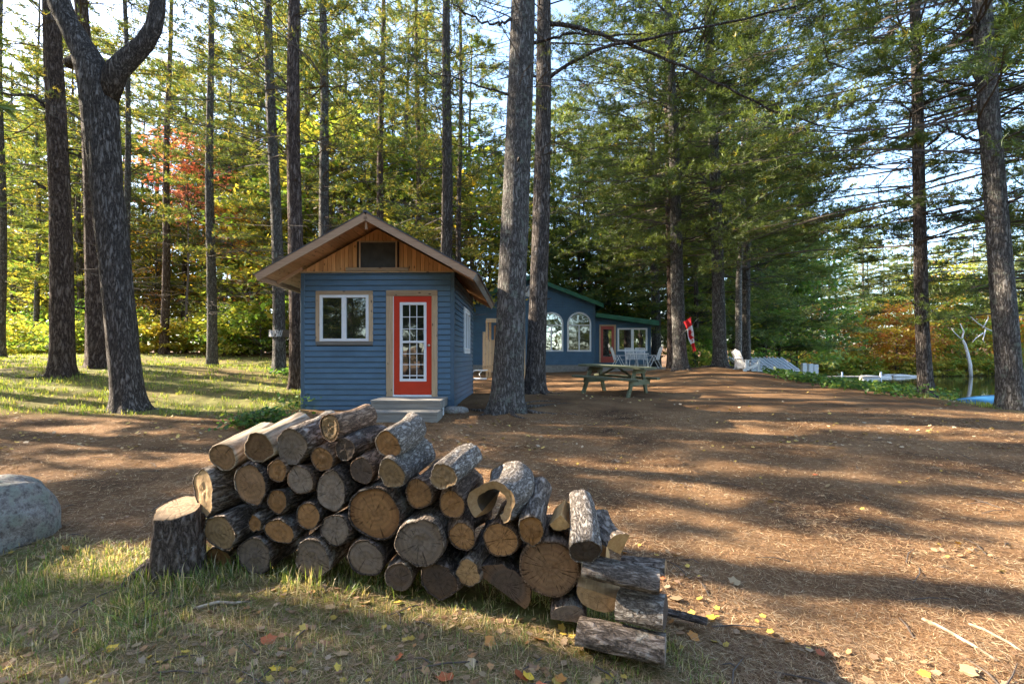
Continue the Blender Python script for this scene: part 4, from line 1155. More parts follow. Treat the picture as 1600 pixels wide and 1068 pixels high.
    # steps
    st = empty("front_steps", (-1.99, 8.8, .15), math.radians(-1.2), "two wooden steps below the red door", "steps")
    for (hx, y0, y1, z0, z1) in ((.665, -.22, .62, .245, .42), (.67, -.60, -.0, .03, .24)):
        for k, (za, zb) in enumerate(((z1 - .035, z1), (z0, z1 - .037))):
            if k == 0:
                n = 3; w_ = (y1 - y0) / n
                for j in range(n): MB().box(-hx, hx, y0 + j * w_ + .003, y0 + (j + 1) * w_ - .003, za, zb).build("tread_board", M['grey_wood'], st, bevel=.003)
            else: MB().box(-hx + .01, hx - .01, y0 + .012, y1, za, zb).build("step_box", M['grey_wood'], st, bevel=.003)
    p = MB(); X, Y = pxy(692, 8.95); Z = gz(X, Y); p.tube([(0, 0, -.1), (0, 0, .3)], [.022, .022], 10)
    o = p.build("metal_post", M['white_weather']); o.location = (X, Y, Z); tag(o, "short grey metal post at the right side of the cabin steps", "post")
cabin()

# ------------------------------------------------------------------ the blue house behind
def house():
    Y0 = 25.0; sc = Y0 / F
    def X(px): return (px - 800) * sc
    def Z(py): return H + (560 - py) * sc
    root = empty("house", (X(828), Y0, Z(570)), 0, "large blue house with green roof and tall arched windows", "house")
    bx, bz = X(828), Z(570)
    def lx(px): return X(px) - bx
    def lz(py): return Z(py) - bz
    I = Matrix.Identity(4)
    wl, wr = -lx(930), lx(930)
    pk = lz(433); sl = .385
    zr = lambda x: pk - .12 - sl * abs(x)
    MB().prism([(wl + .01, -.0), (wr - .01, 0), (wr - .01, zr(wr)), (0, zr(0)), (wl + .01, zr(wl))], .002, 8.0).build("wall", M['siding_house'], root)
    MB().box(wl - .02, wr + .02, -.03, 8.02, -1.3, -.003).build("foundation", M['concrete'], root)
    aw = [(lx(843), lx(880)), (lx(886), lx(923.5))]
    za, zb = lz(549), lz(487.5)
    ops = [(a + .02, b - .02, za + .02, zb - .35) for a, b in aw] + [(a + .25, b - .25, zb - .35, zb - .08) for a, b in aw]
    lap_boards(root, M['siding_house'], wl, wr, 0, pk - .1, .105, ops, I, joined="siding", top=lambda z: (-(pk - .12 - z) / sl, (pk - .12 - z) / sl), proud=.045)
    for x in (wl, wr - .09): MB().box(x, x + .09, -.045, .0, -.0, zr(wr) + .02).build("corner_trim", M['trimblue'], root)
    for sx in (-1, 1):
        def S(s, y, up): return Vector((sx * s, y, pk - sl * s + up))
        def slab(s0, s1, y0, y1, u0, u1):
            m = MB(); vs = [S(s0, y0, u0), S(s1, y0, u0), S(s1, y1, u0), S(s0, y1, u0), S(s0, y0, u1), S(s1, y0, u1), S(s1, y1, u1), S(s0, y1, u1)]
            return m.add(vs, [(0, 3, 2, 1), (4, 5, 6, 7), (0, 1, 5, 4), (1, 2, 6, 5), (2, 3, 7, 6), (3, 0, 4, 7)])
        e = wr + .35
        slab(0, e, -.35, 8.3, -.1, .0).build("roof_deck", M['interior'], root)
        slab(0, e + .03, -.38, 8.33, .003, .05).build("roof_sheet", M['roof_green'], root)
        slab(0, e, -.385, -.355, -.17, -.0).build("barge_board", M['roof_green'], root)
        slab(e + .001, e + .03, -.38, 8.3, -.17, -.0).build("fascia", M['roof_green'], root)
    # round vent high in the gable
    m = MB(); m.tube([(lx(827), -.02, lz(455.5)), (lx(827), -.10, lz(455.5))], [.30, .30], 24); m.build("gable_vent", M['white_weather'], root)
    m = MB(); m.tube([(lx(827), -.101, lz(455.5)), (lx(827), -.104, lz(455.5))], [.23, .23], 24); m.build("vent_louvre", M['white'], root)
    # arched windows
    for k, (a, b) in enumerate(aw):
        w = b - a; r = w / 2; cx = (a + b) / 2; zs = zb - r
        th = np.linspace(0, np.pi, 17)
        outer = [(cx + r * math.cos(t), zs + r * math.sin(t)) for t in th] ; inner = [(cx + (r - .085) * math.cos(t), zs + (r - .085) * math.sin(t)) for t in th]
        f = MB()
        for i in range(16): f.prism([outer[i], outer[i + 1], inner[i + 1], inner[i]], -.07, .0)
        f.box(a, a + .085, -.07, 0, za, zs); f.box(b - .085, b, -.07, 0, za, zs); f.box(a + .085, b - .085, -.07, 0, za, za + .085)
        wd = f.build("arched_window", M['white'], root)
        mu = MB(); mu.box(a + .085, b - .085, -.065, -.0, zs - .09, zs - .03); mu.box(cx - .035, cx + .035, -.060, -.0, za + .085, zs - .09)
        mu.build("mullion", M['white'], wd)
        MB().prism([(x, z) for x, z in inner] + [(a + .085, za + .085), (b - .085, za + .085)], -.034, -.031).build("pane", M['glass_bright' if k == 0 else 'glass'], wd)
    # the lower wing on the right
    x0, x1 = wr + .002, lx(1018)
    def wt(x): return lz(494) - (x - x0) * (lz(494) - lz(506.5)) / (x1 - x0)
    MB().prism([(x0, 0.03), (x1, .03), (x1, wt(x1) - .05), (x0, wt(x0) - .05)], .15, 6).build("wing_wall", M['siding_house'], root)
    dx0, dx1 = lx(937), lx(963); wx0, wx1 = lx(965.5), lx(1012.5)
    TT = Matrix.Translation((0, .15, 0))
    lap_boards(root, M['siding_house'], x0, x1, 0.03, wt(x0), .105, [(dx0, dx1, 0, lz(506)), (wx0, wx1, lz(548.5), lz(512))], TT, joined="wing_siding", top=lambda z: (-99, x0 + (wt(x0) - .05 - z) / ((wt(x0) - wt(x1)) / (x1 - x0) + 1e-6)), proud=.045)
    MB().box(x1 - .08, x1 + .01, .1, .16, .03, wt(x1) - .06).build("corner_trim", M['trimblue'], root)
    m = MB(); e = lx(1027)
    m.prism([(x0 - .0, wt(x0) - .05), (e, wt(e) - .05), (e, wt(e) + .22), (x0 - .0, wt(x0) + .16)], -.35, 6.2); m.build("wing_roof", M['roof_green'], root)
    MB().box(x0, lx(1018), -.0, 6, -1.1, .028).build("foundation", M['concrete'], root)
    # wing door
    zt = lz(507); zb_ = lz(566)
    fr = MB(); fr.box(dx0, dx0 + .07, .08, .15, zb_, zt); fr.box(dx1 - .1, dx1, .08, .15, zb_, zt); fr.box(dx0 + .07, dx1 - .1, .08, .15, zt - .07, zt)
    fr.build("door_frame", M['pine_trim_z'], root)
    a, b = dx0 + .075, dx1 - .105
    dm = MB(); gi = .13
    for q in ((a, b, zb_ + .32, zb_), (a, b, zt - .075, zt - .25), (a, a + gi, zt - .25, zb_ + .32), (b - gi, b, zt - .25, zb_ + .32)): dm.box(q[0], q[1], .105, .15, min(q[2], q[3]), max(q[2], q[3]))
    dr = dm.build("door", M['red_old'], root)
    MB().box(a + gi, b - gi, .12, .13, zb_ + .32, zt - .25).build("pane", M['glass_bright'], dr)
    window_unit(root, TT, wx0, wx1, lz(548.5), lz(512), 2, .09, 'glass_bright', mullion=.14)
    return root
house()

def box_thing(name, loc, rz, label, cat, parts, group=None):
    r = empty(name, loc, rz, label, cat, group)
    for nm, mb, mt in parts: mb.build(nm, M[mt], r)
    return r

# deck in front of the wing
def deck():
    c = at(1000, 574, 23.2); z = c[2]
    r = empty("deck", (6.7, 23.4, z - .4), 0, "low wooden deck carrying the white garden chairs", "deck")
    y = -1.5; 
    while y < 1.5:
        MB().box(-2.6, 2.2, y + .006, y + .134, .36, .40).build("deck_board", M['grey_wood'], r); y += .14
    MB().box(-2.6, 2.2, -1.53, -1.49, .2, .355).build("rim_board", M['grey_wood'], r)
    for x in (-2.4, -1.2, 0, 1.2, 2.1): MB().box(x - .05, x + .05, -1.48, -1.38, -.5, .355).build("deck_post", M['grey_wood'], r)
    return z
DZ = deck()

def garden_chair(loc, rz, label):
    r = empty("garden_chair", loc, rz, label, "garden chair", "white garden chairs on the deck")
    # faces +x ; seat .43 high
    for sy in (-.26, .26):
        m = MB(); m.tube([(-.30, sy, 0), (.02, sy, .60)], [.014, .014], 6); m.build("leg", M['white'], r)
        m = MB(); m.tube([(.30, sy, 0), (.0, sy, .60)], [.014, .014], 6); m.build("leg", M['white'], r)
        m = MB(); m.box(-.22, .28, sy - .025, sy + .025, .60, .625); m.build("armrest", M['white'], r)
    s = MB()
    for k in range(6): s.box(-.2 + k * .08, -.2 + k * .08 + .06, -.24, .24, .40, .415)
    s.build("seat", M['white'], r)
    b = MB(); b.tube([(-.16, -.24, .38), (-.36, -.24, 1.02)], [.014] * 2, 6); b.tube([(-.16, .24, .38), (-.36, .24, 1.02)], [.014] * 2, 6); b.tube([(-.36, -.24, 1.02), (-.36, .24, 1.02)], [.014] * 2, 6)
    for k in range(7):
        yy = -.2 + k * .0667; b.bar((-.17, yy, .42), (-.355, yy, 1.0), .035, .008, (1, 0, .3))
    b.build("backrest", M['white'], r)
    return r
def cpos(px, Y): return ((px - 800) / F * Y, Y, DZ)
gc = garden_chair(cpos(966, 23.1), 0, "white garden chair in front of the faded red door, left of the white table")
dup(gc, cpos(1022, 23.0), math.pi, 1, "white garden chair at the right end of the deck, right of the white table")
dup(gc, cpos(986, 23.95), -math.pi / 2, 1, "white garden chair behind the white table, nearer the faded red door")
dup(gc, cpos(1003, 23.95), -math.pi / 2, 1, "white garden chair behind the white table, under the wide house window")
def gtable():
    r = empty("garden_table", cpos(995, 23.1), 0, "white garden table between the chairs on the deck", "table")
    t_ = MB()
    for k in range(7): t_.box(-.5 + k * .144, -.5 + k * .144 + .12, -.36, .36, .70, .72)
    t_.box(-.5, .5, -.36, -.33, .67, .70); t_.box(-.5, .5, .33, .36, .67, .70)
    t_.build("table_top", M['white'], r)
    for sx in (-1, 1):
        for sy in (-1, 1):
            m = MB(); m.tube([(sx * .47, sy * .33, 0), (sx * .40, sy * .30, .69)], [.016] * 2, 6); m.build("leg", M['white'], r)
gtable()

# picnic table
def picnic():
    X, Y = pxy(962, 12.3); z = gz(X, Y)
    r = empty("picnic_table", (X, Y, z), math.radians(54), "old picnic table green with moss on the bare ground before the house", "picnic table")
    r.rotation_euler = (math.radians(2.5), math.radians(0), math.radians(54))
    L = .92
    for k in range(5):
        x = -.37 + k * .185; MB().box(x - .088, x + .088, -L, L, .71 + .004 * (k % 2), .765 + .004 * (k % 2)).build("tabletop_plank", M['mossy'], r, bevel=.004)
    for sx in (-1, 1):
        for j in (0, 1):
            x = sx * (.60 + j * .135); MB().box(x - .064, x + .064, -L, L, .42, .475).build("bench_plank", M['mossy'], r, bevel=.004)
    for y in (-.62, .62):
        MB().box(-.72, .72, y - .055, y - .012, .29, .418).build("seat_support", M['mossy'], r, bevel=.004)
        MB().box(-.36, .36, y - .055, y - .012, .60, .708).build("top_support", M['mossy'], r, bevel=.004)
        for sx in (-1, 1):
            m = MB(); m.bar((sx * .68, y + .013, -.03), (sx * .24, y + .013, .705), .045, .15, (sx, 0, .5)); m.build("leg", M['mossy'], r)
        m = MB(); m.bar((0, y * .95, .40), (0, y * .1, .70), .08, .038, (0, 1, 1)); m.build("brace", M['mossy'], r)
picnic()

# shower stall of new boards behind the big pine
def stall():
    X, Y = pxy(787, 19); z = gz(X, Y) - .02; s = Y / F
    r = empty("shower_stall", (X, Y, z), 0, "open stall of pale new boards behind the biggest pine", "stall")
    def lx(px): return (px - 787) * s
    def lz(py): return H + (560 - py) * s - z
    for px in (761, 818): MB().box(lx(px) - .05, lx(px) + .05, -.05, .05, -.1, lz(500)).build("post", M['cedar'], r)
    for px in (764, 815): MB().box(lx(px) - .05, lx(px) + .05, 1.0, 1.1, -.3, lz(500)).build("post", M['cedar'], r)
    MB().box(lx(760), lx(821), -.08, -.052, lz(504), lz(499)).build("top_beam", M['cedar'], r)
    MB().box(lx(760), lx(821), -.08, 1.15, lz(499) + .003, lz(499) + .04).build("roof_boards", M['cedar'], r)
    x = lx(754.5); i = 0
    while x < lx(773):
        MB().box(x, x + .112, -.115, -.085, lz(580), lz(531) + (.33 if i in (0,) else 0)).build("wall_board", M['cedar'], r); x += .12; i += 1
    MB().box(lx(754), lx(773), -.135, -.117, lz(575), lz(571)).build("rail", M['cedar'], r)
    x = lx(814)
    for i in range(2): MB().box(x + i * .09, x + i * .09 + .085, -.115, -.085, lz(590), lz(500)).build("wall_board", M['cedar'], r)
    for i in range(9): MB().box(lx(770) + i * .12, lx(770) + i * .12 + .112, 1.1, 1.13, lz(588), lz(505)).build("wall_board", M['cedar'], r)
stall()
def frame_chair():
    X, Y = pxy(746, 18); z = gz(X, Y)
    m = MB()
    for dx in (-.02, .30):
        m.tube([(dx, 0, .02), (dx - .17, 0, .06), (dx - .22, 0, .22), (dx - .12, 0, .36), (dx + .1, 0, .38)], [.025] * 5, 7)
    m.tube([(-.2, 0, .03), (.35, 0, .03)], [.025] * 2, 7); m.tube([(-.1, 0, .37), (.35, 0, .37)], [.025] * 2, 7)
    m.tube([(-.2, .4, .03), (.35, .4, .03)], [.025] * 2, 7); m.tube([(-.2, 0, .03), (-.2, .4, .03)], [.025] * 2, 7)
    o = m.build("lounger_frame", M['white'], None, True); o.location = (X, Y, z); tag(o, "folded white tube lounger frame between the small cabin and the board stall", "lounger")
frame_chair()

# white slatted garden seat on the bank
def adirondack():
    X, Y = pxy(1166, 17); z = gz(X, Y)
    r = empty("slatted_armchair", (X, Y, z - .03), .25, "white slatted armchair facing the lake at the top of the bank", "garden chair"); r.scale = (.85, .85, .76)
    for sy in (-.3, .3):
        MB().bar((-.42, sy, .06), (.38, sy, .36), .03, .12).build("side_rail", M['white'], r)
        MB().bar((.36, sy, 0), (.36, sy, .55), .03, .1, (1, 0, 0)).build("leg", M['white'], r)
        MB().bar((-.28, sy, 0), (-.28, sy, .55), .03, .09, (1, 0, 0)).build("leg", M['white'], r)
        MB().box(-.36, .46, sy - .07, sy + .07, .552, .575).build("armrest", M['white'], r)
    for k in range(5): MB().bar((.34 - k * .14, -.29, .40 - k * .052), (.34 - k * .14, .29, .40 - k * .052), .12, .02).build("seat_slat", M['white'], r)
    for k in range(5):
        y = -.22 + k * .11; MB().bar((-.20, y, .14), (-.56 , y, .98 + .05 * (2 - abs(k - 2))), .095, .02, (1, 0, .4)).build("back_slat", M['white'], r)
    MB().bar((-.44, -.28, .66), (-.44, .28, .66), .06, .025, (1, 0, 0)).build("back_rail", M['white'], r)
adirondack()

# boathouse roof below the bank
def boathouse():
    TL = at(1136, 558.5, 27); TRt = at(1224, 559.5, 27); BL = at(1163, 578, 23.2); BR = at(1252, 579, 23.2)
    o = (BL + BR) / 2; o[2] = gz(o[0], o[1])
    r = empty("boathouse", o, 0, "shed with pale ribbed metal roof below the bank by the lake", "shed")
    A, B, C, D = [Vector(p - o) for p in (TL, TRt, BR, BL)]
    up = Vector((0, 0, 1))
    m = MB(); m.add([A, B, C, D, A - up * .05, B - up * .05, C - up * .05, D - up * .05], [(0, 1, 2, 3), (7, 6, 5, 4), (0, 4, 5, 1), (1, 5, 6, 2), (2, 6, 7, 3), (3, 7, 4, 0)])
    m.build("roof_sheet", M['roof_white'], r)
    n = 13
    for k in range(n):
        t = (k + .5) / n; a = A.lerp(B, t) + up * .035; b = D.lerp(C, t) + up * .035
        MB().bar(a, b, .07, .065).build("roof_rib", M['white'], r)
    m = MB(); g0 = -1.2
    ins = lambda p: Vector((p.x, p.y, 0))
    for P, Q in ((A, B), (B, C), (C, D), (D, A)):
        p, q = P * .94 - up * .0, Q * .94
        m.add([(p.x, p.y, g0), (q.x, q.y, g0), (q.x, q.y, Q.z - .07), (p.x, p.y, P.z - .07)], [(0, 1, 2, 3)])
    m.build("wall", M['grey_wood'], r)
boathouse()

# dock
def dock():
    a = at(1283, 583, 32)
    r = empty("dock", (at(1310, 580, 34)[0], 34, -.45), math.radians(-8), "lilac grey plank dock with short white posts at the lake edge", "dock")
    for k in range(22): MB().box(-1.6 + k * .15, -1.6 + k * .15 + .135, -1.1, 1.3, .03, .08).build("dock_plank", M['dockwood'], r)
    MB().box(-1.6, 1.7, -1.08, -1.0, -.12, .028).build("dock_beam", M['grey_wood'], r)
    for x in (-1.55, 0, 1.6): MB().box(x - .06, x + .06, -1.15, -1.02, -1.3, .35 if x else .1).build("post", M['white_weather'], r)
    r2 = empty("dock", (at(1335, 571, 44)[0], 44, -.4), math.radians(6), "far grey dock lying low on the water behind the lilac one", "dock")
    for k in range(12): MB().box(-2.2 + k * .36, -2.2 + k * .36 + .33, -.8, .8, .0, .07).build("dock_plank", M['grey_wood'], r2)
    for x in (-2, 2): MB().box(x - .06, x + .06, -.85, -.75, -1.3, .5).build("post", M['white_weather'], r2)
    lbs = ["left", "middle", "right"]
    for i, px in enumerate((1256, 1266, 1274)):
        X, Y = pxy(px, 28); z = gz(X, Y)
        o = MB().box(-.13, .13, -.10, .10, -.3, H + (560 - 567 - i) * Y / F - z).build("white_post", M['white_weather'], None, bevel=.01); o.location = (X, Y, z)
        tag(o, lbs[i] + " of the three stout white posts between the shed roof and the dock", "post")
dock()

# bleached logs along the far shore and the dead white tree
def deadwood():
    gg = np.random.default_rng(3)
    for i, (p0, p1, Y) in enumerate(((1345, 1392, 47.0), (1380, 1420, 50.3), (1395, 1440, 49.8))):
        a = at(p0, 560, Y); b = at(p1, 560, Y + .8); a[2] = b[2] = WATER + .08
        o = MB(); c = (a + b) / 2; pts = [a - c + (b - a) * t + np.array([0, 0, .05 * math.sin(t * 6)]) for t in np.linspace(0, 1, 7)]
        o.tube(pts, np.linspace(.2, .11, 7), 8)
        ob = o.build("driftwood_log", M['dead_wood'], None, True); ob.location = c
        tag(ob, ["longest bleached log lying in the water left of the far shore", "middle bleached log lying along the far waterline", "thin bleached log at the far waterline nearest the bank pine"][i], "log")
    Y = 50.5; base = at(1516, 560, Y); base[2] = gz(base[0], Y) - .3
    r = empty("dead_tree", base, 0, "bleached dead tree leaning on the far shore", "tree")
    P = [at(px, py, Y) - base for px, py in ((1517, 588), (1516, 570), (1512, 552), (1508, 538), (1503, 528), (1506, 518), (1500, 505))]
    m = MB(); m.tube(P, [.17, .16, .14, .12, .10, .06, .03], 9); m.build("trunk", M['dead_wood'], r, True)
    for pts in ([(1570, 523), (1545, 515), (1528, 505), (1514, 492)], [(1540, 514), (1536, 530), (1538, 536)], [(1536, 512), (1544, 497), (1543, 486)], [(1536, 520), (1525, 528), (1519, 535)], [(1500, 528), (1492, 520), (1486, 512)]):
        m = MB(); m.tube([at(px, py, Y - .6) - base for px, py in pts], np.linspace(.06, .025, len(pts)), 6); m.build("branch", M['dead_wood'], r, True)
deadwood()

# overturned canoe
def canoe():
    c = at(1568, 640, 11.4)
    x, y = c[0], 11.4; z = gz(x, y)
    L = 1.75; n = 21; mth = 12; vs = []; fs = []
    for i in range(n):
        t = -1 + 2 * i / (n - 1); w = .42 * (1 - abs(t) ** 2.4) + .01; h = .30 * (1 - .75 * abs(t) ** 2.2) + .015 + .05 * abs(t) ** 4
        for j in range(mth + 1):
            a = math.pi * j / mth
            vs.append((t * L, w * math.cos(a), h * math.sin(a) ** .8))
    for i in range(n - 1):
        for j in range(mth):
            k = i * (mth + 1) + j; fs.append((k, k + 1, k + mth + 2, k + mth + 1))
    r = empty("canoe", (x, y, H - 77 * y / F), math.radians(4), "overturned blue canoe behind the tall pine at the right edge", "canoe")
    MB().add(vs, fs).build("hull", M['canoe'], r, True)
    m = MB(); m.tube([(t * L, 0, .30 * (1 - .75 * abs(t) ** 2.2) + .02 + .05 * abs(t) ** 4) for t in np.linspace(-1, 1, 15)], [.012] * 15, 5); m.build("keel", M['canoe'], r, True)
    for s in (-1, 1):
        m = MB(); m.tube([(t * L, s * (.42 * (1 - abs(t) ** 2.4) + .012), .012) for t in np.linspace(-1, 1, 17)], [.016] * 17, 5); m.build("gunwale", M['white_weather'], r, True)
canoe()

# flag on its slanted pole, fixed to the pine
def flag():
    Y = 17.6
    p0 = at(1069, 512, Y)
    r = empty("flag", p0, 0, "red and white maple leaf flag hanging beside the pine at the end of the house", "flag")
    m = MB(); m.tube([(-.10, 0, -.25), (.45, -.25, .35)], [.012, .01], 6); m.build("flag_pole", M['grey_wood'], r)
    # hanging cloth: u down its fly (length), v across hoist
    nu, nv = 36, 18; Lf = 1.15; Wf = .52
    def P(u, v, off=0):
        x = .06 + .34 * u * .9 + (v - .5) * Wf * (.55 - .25 * u) + .02 * math.sin(u * 9 + v * 3)
        z = .22 - u * Lf + v * .20 * (1 - u * .6)
        y = -.12 - .06 * math.sin(v * 9 + u * 2.5) - .04 * math.sin(u * 7) - off
        return (x, y, z)
    def patch(u0, u1, mat, nm):
        vs = []; fs = []; n1 = max(2, int(nu * (u1 - u0)) + 1)
        for i in range(n1 + 1):
            for j in range(nv + 1): vs.append(P(u0 + (u1 - u0) * i / n1, j / nv))
        for i in range(n1):
            for j in range(nv): k = i * (nv + 1) + j; fs.append((k, k + 1, k + nv + 2, k + nv + 1))
        MB().add(vs, fs).build(nm, M[mat], r, True)
    patch(0, .25, 'flag_red', "red_band"); patch(.25, .75, 'flag_white', "white_band"); patch(.75, 1, 'flag_red', "red_band")
    leafpts = [(0, .48), (.09, .32), (.2, .38), (.15, .12), (.28, .25), (.31, .18), (.45, .2), (.4, .06), (.48, .0), (.24, -.2), (.27, -.3), (.03, -.26), (.03, -.48)]
    pts = leafpts + [(-a, b) for a, b in reversed(leafpts[1:])]
    vs = [P(.5, .5, .012)] + [P(.5 - b * .42, .5 + a * .8, .012) for a, b in pts]
    MB().add(vs, [(0, i, i % (len(pts)) + 1) for i in range(1, len(pts) + 1)]).build("maple_leaf", M['flag_red'], r)
flag()

# rope round the pine beside the cabin
def rope():
    X, Y = pxy(437, 15); zc = H + (560 - 521) * Y / F
    r = empty("rope", (X - .1, Y, zc), 0, "white rope wound in zigzag round the pine left of the small cabin", "rope")
    m = MB()
    for k in range(3):
        pts = [((.20 + .012 * k) * math.cos(t), (.20 + .012 * k) * math.sin(t), .10 * (1 if int(round((t + k * .7) / .5)) % 2 else -1)) for t in np.arange(0, 6.3, .25)]
        m.tube(pts + [pts[0]], .013, 5)
    m.build("rope_winding", M['rope'], r)
    MB().box(.22, .52, -.06, .06, -.12, .12).build("wooden_bracket", M['split_dark'], r)
rope()
# ------------------------------------------------------------------ stones
def stone(name, label, loc, rad, seed, mat, det=5, amp=.12):
    bm = bmesh.new(); bmesh.ops.create_icosphere(bm, subdivisions=det, radius=1)
    V = np.array([v.co[:] for v in bm.verts])
    n = (fbm(V[:, 0] * 1.1 + seed, V[:, 1] * 1.1 + V[:, 2] * .9, 4) - .5) * amp * 3 + np.abs(fbm(V[:, 0] * 2.3 + seed, V[:, 2] * 2.3 + V[:, 1], 4) - .5) * -amp * 1.6 + (fbm(V[:, 0] * 5 + seed, V[:, 2] * 5 + V[:, 1] * 3, 3) - .5) * amp * .5
    V = V * (1 + n)[:, None]
    V = np.sign(V) * np.abs(V) ** .86
    for v, c in zip(bm.verts, V): v.co = (c[0] * rad[0], c[1] * rad[1], c[2] * rad[2])
    me = bpy.data.meshes.new(name); bm.to_mesh(me); bm.free()
    o = link(name, me, mat, None, True); o.location = loc
    return tag(o, label, "boulder")
def mat_stone():
    m, t, b = nt("lichen_granite")
    v = coords(t); n1 = noise(t, v, 6, 8, .75); n2 = noise(t, v, 24, 8, .8); n3 = noise(t, v, 90, 3)
    c = ramp(t, n2.outputs[0], [(.36, (.10, .085, .07)), (.5, (.34, .30, .265)), (.64, (.62, .57, .50))]).outputs[0]
    c = mixc(t, ramp(t, n1.outputs[0], [(.50, (0, 0, 0)), (.58, (.6, .6, .6))]).outputs[0], c, (.30, .34, .25))
    c = mixc(t, ramp(t, n1.outputs[0], [(.30, (.5, .5, .5)), (.42, (0, 0, 0))]).outputs[0], c, (.30, .21, .20))
    c = mixc(t, ramp(t, n2.outputs[0], [(.60, (0, 0, 0)), (.68, (.8, .8, .8))]).outputs[0], c, (.05, .055, .045))
    t.links.new(c, b.inputs['Base Color']); b.inputs['Roughness'].default_value = .9
    bump(t, b, mathn(t, 'ADD', n2.outputs[0], mathn(t, 'MULTIPLY', n3.outputs[0], .35)), .05)
    return m
M['stone'] = mat_stone()
stone("boulder", "big rounded granite boulder with grey green lichen at the left edge", (-3.75, 3.2, .11), (.39, .42, .40), 3.0, M['stone'], 5, .17)
X_, Y_ = pxy(712, 9.25); stone("boulder", "small flat grey stone against the right foot of the small cabin", (X_, Y_, gz(X_, Y_) + .02), (.26, .16, .10), 9.0, M['stone'], 4)

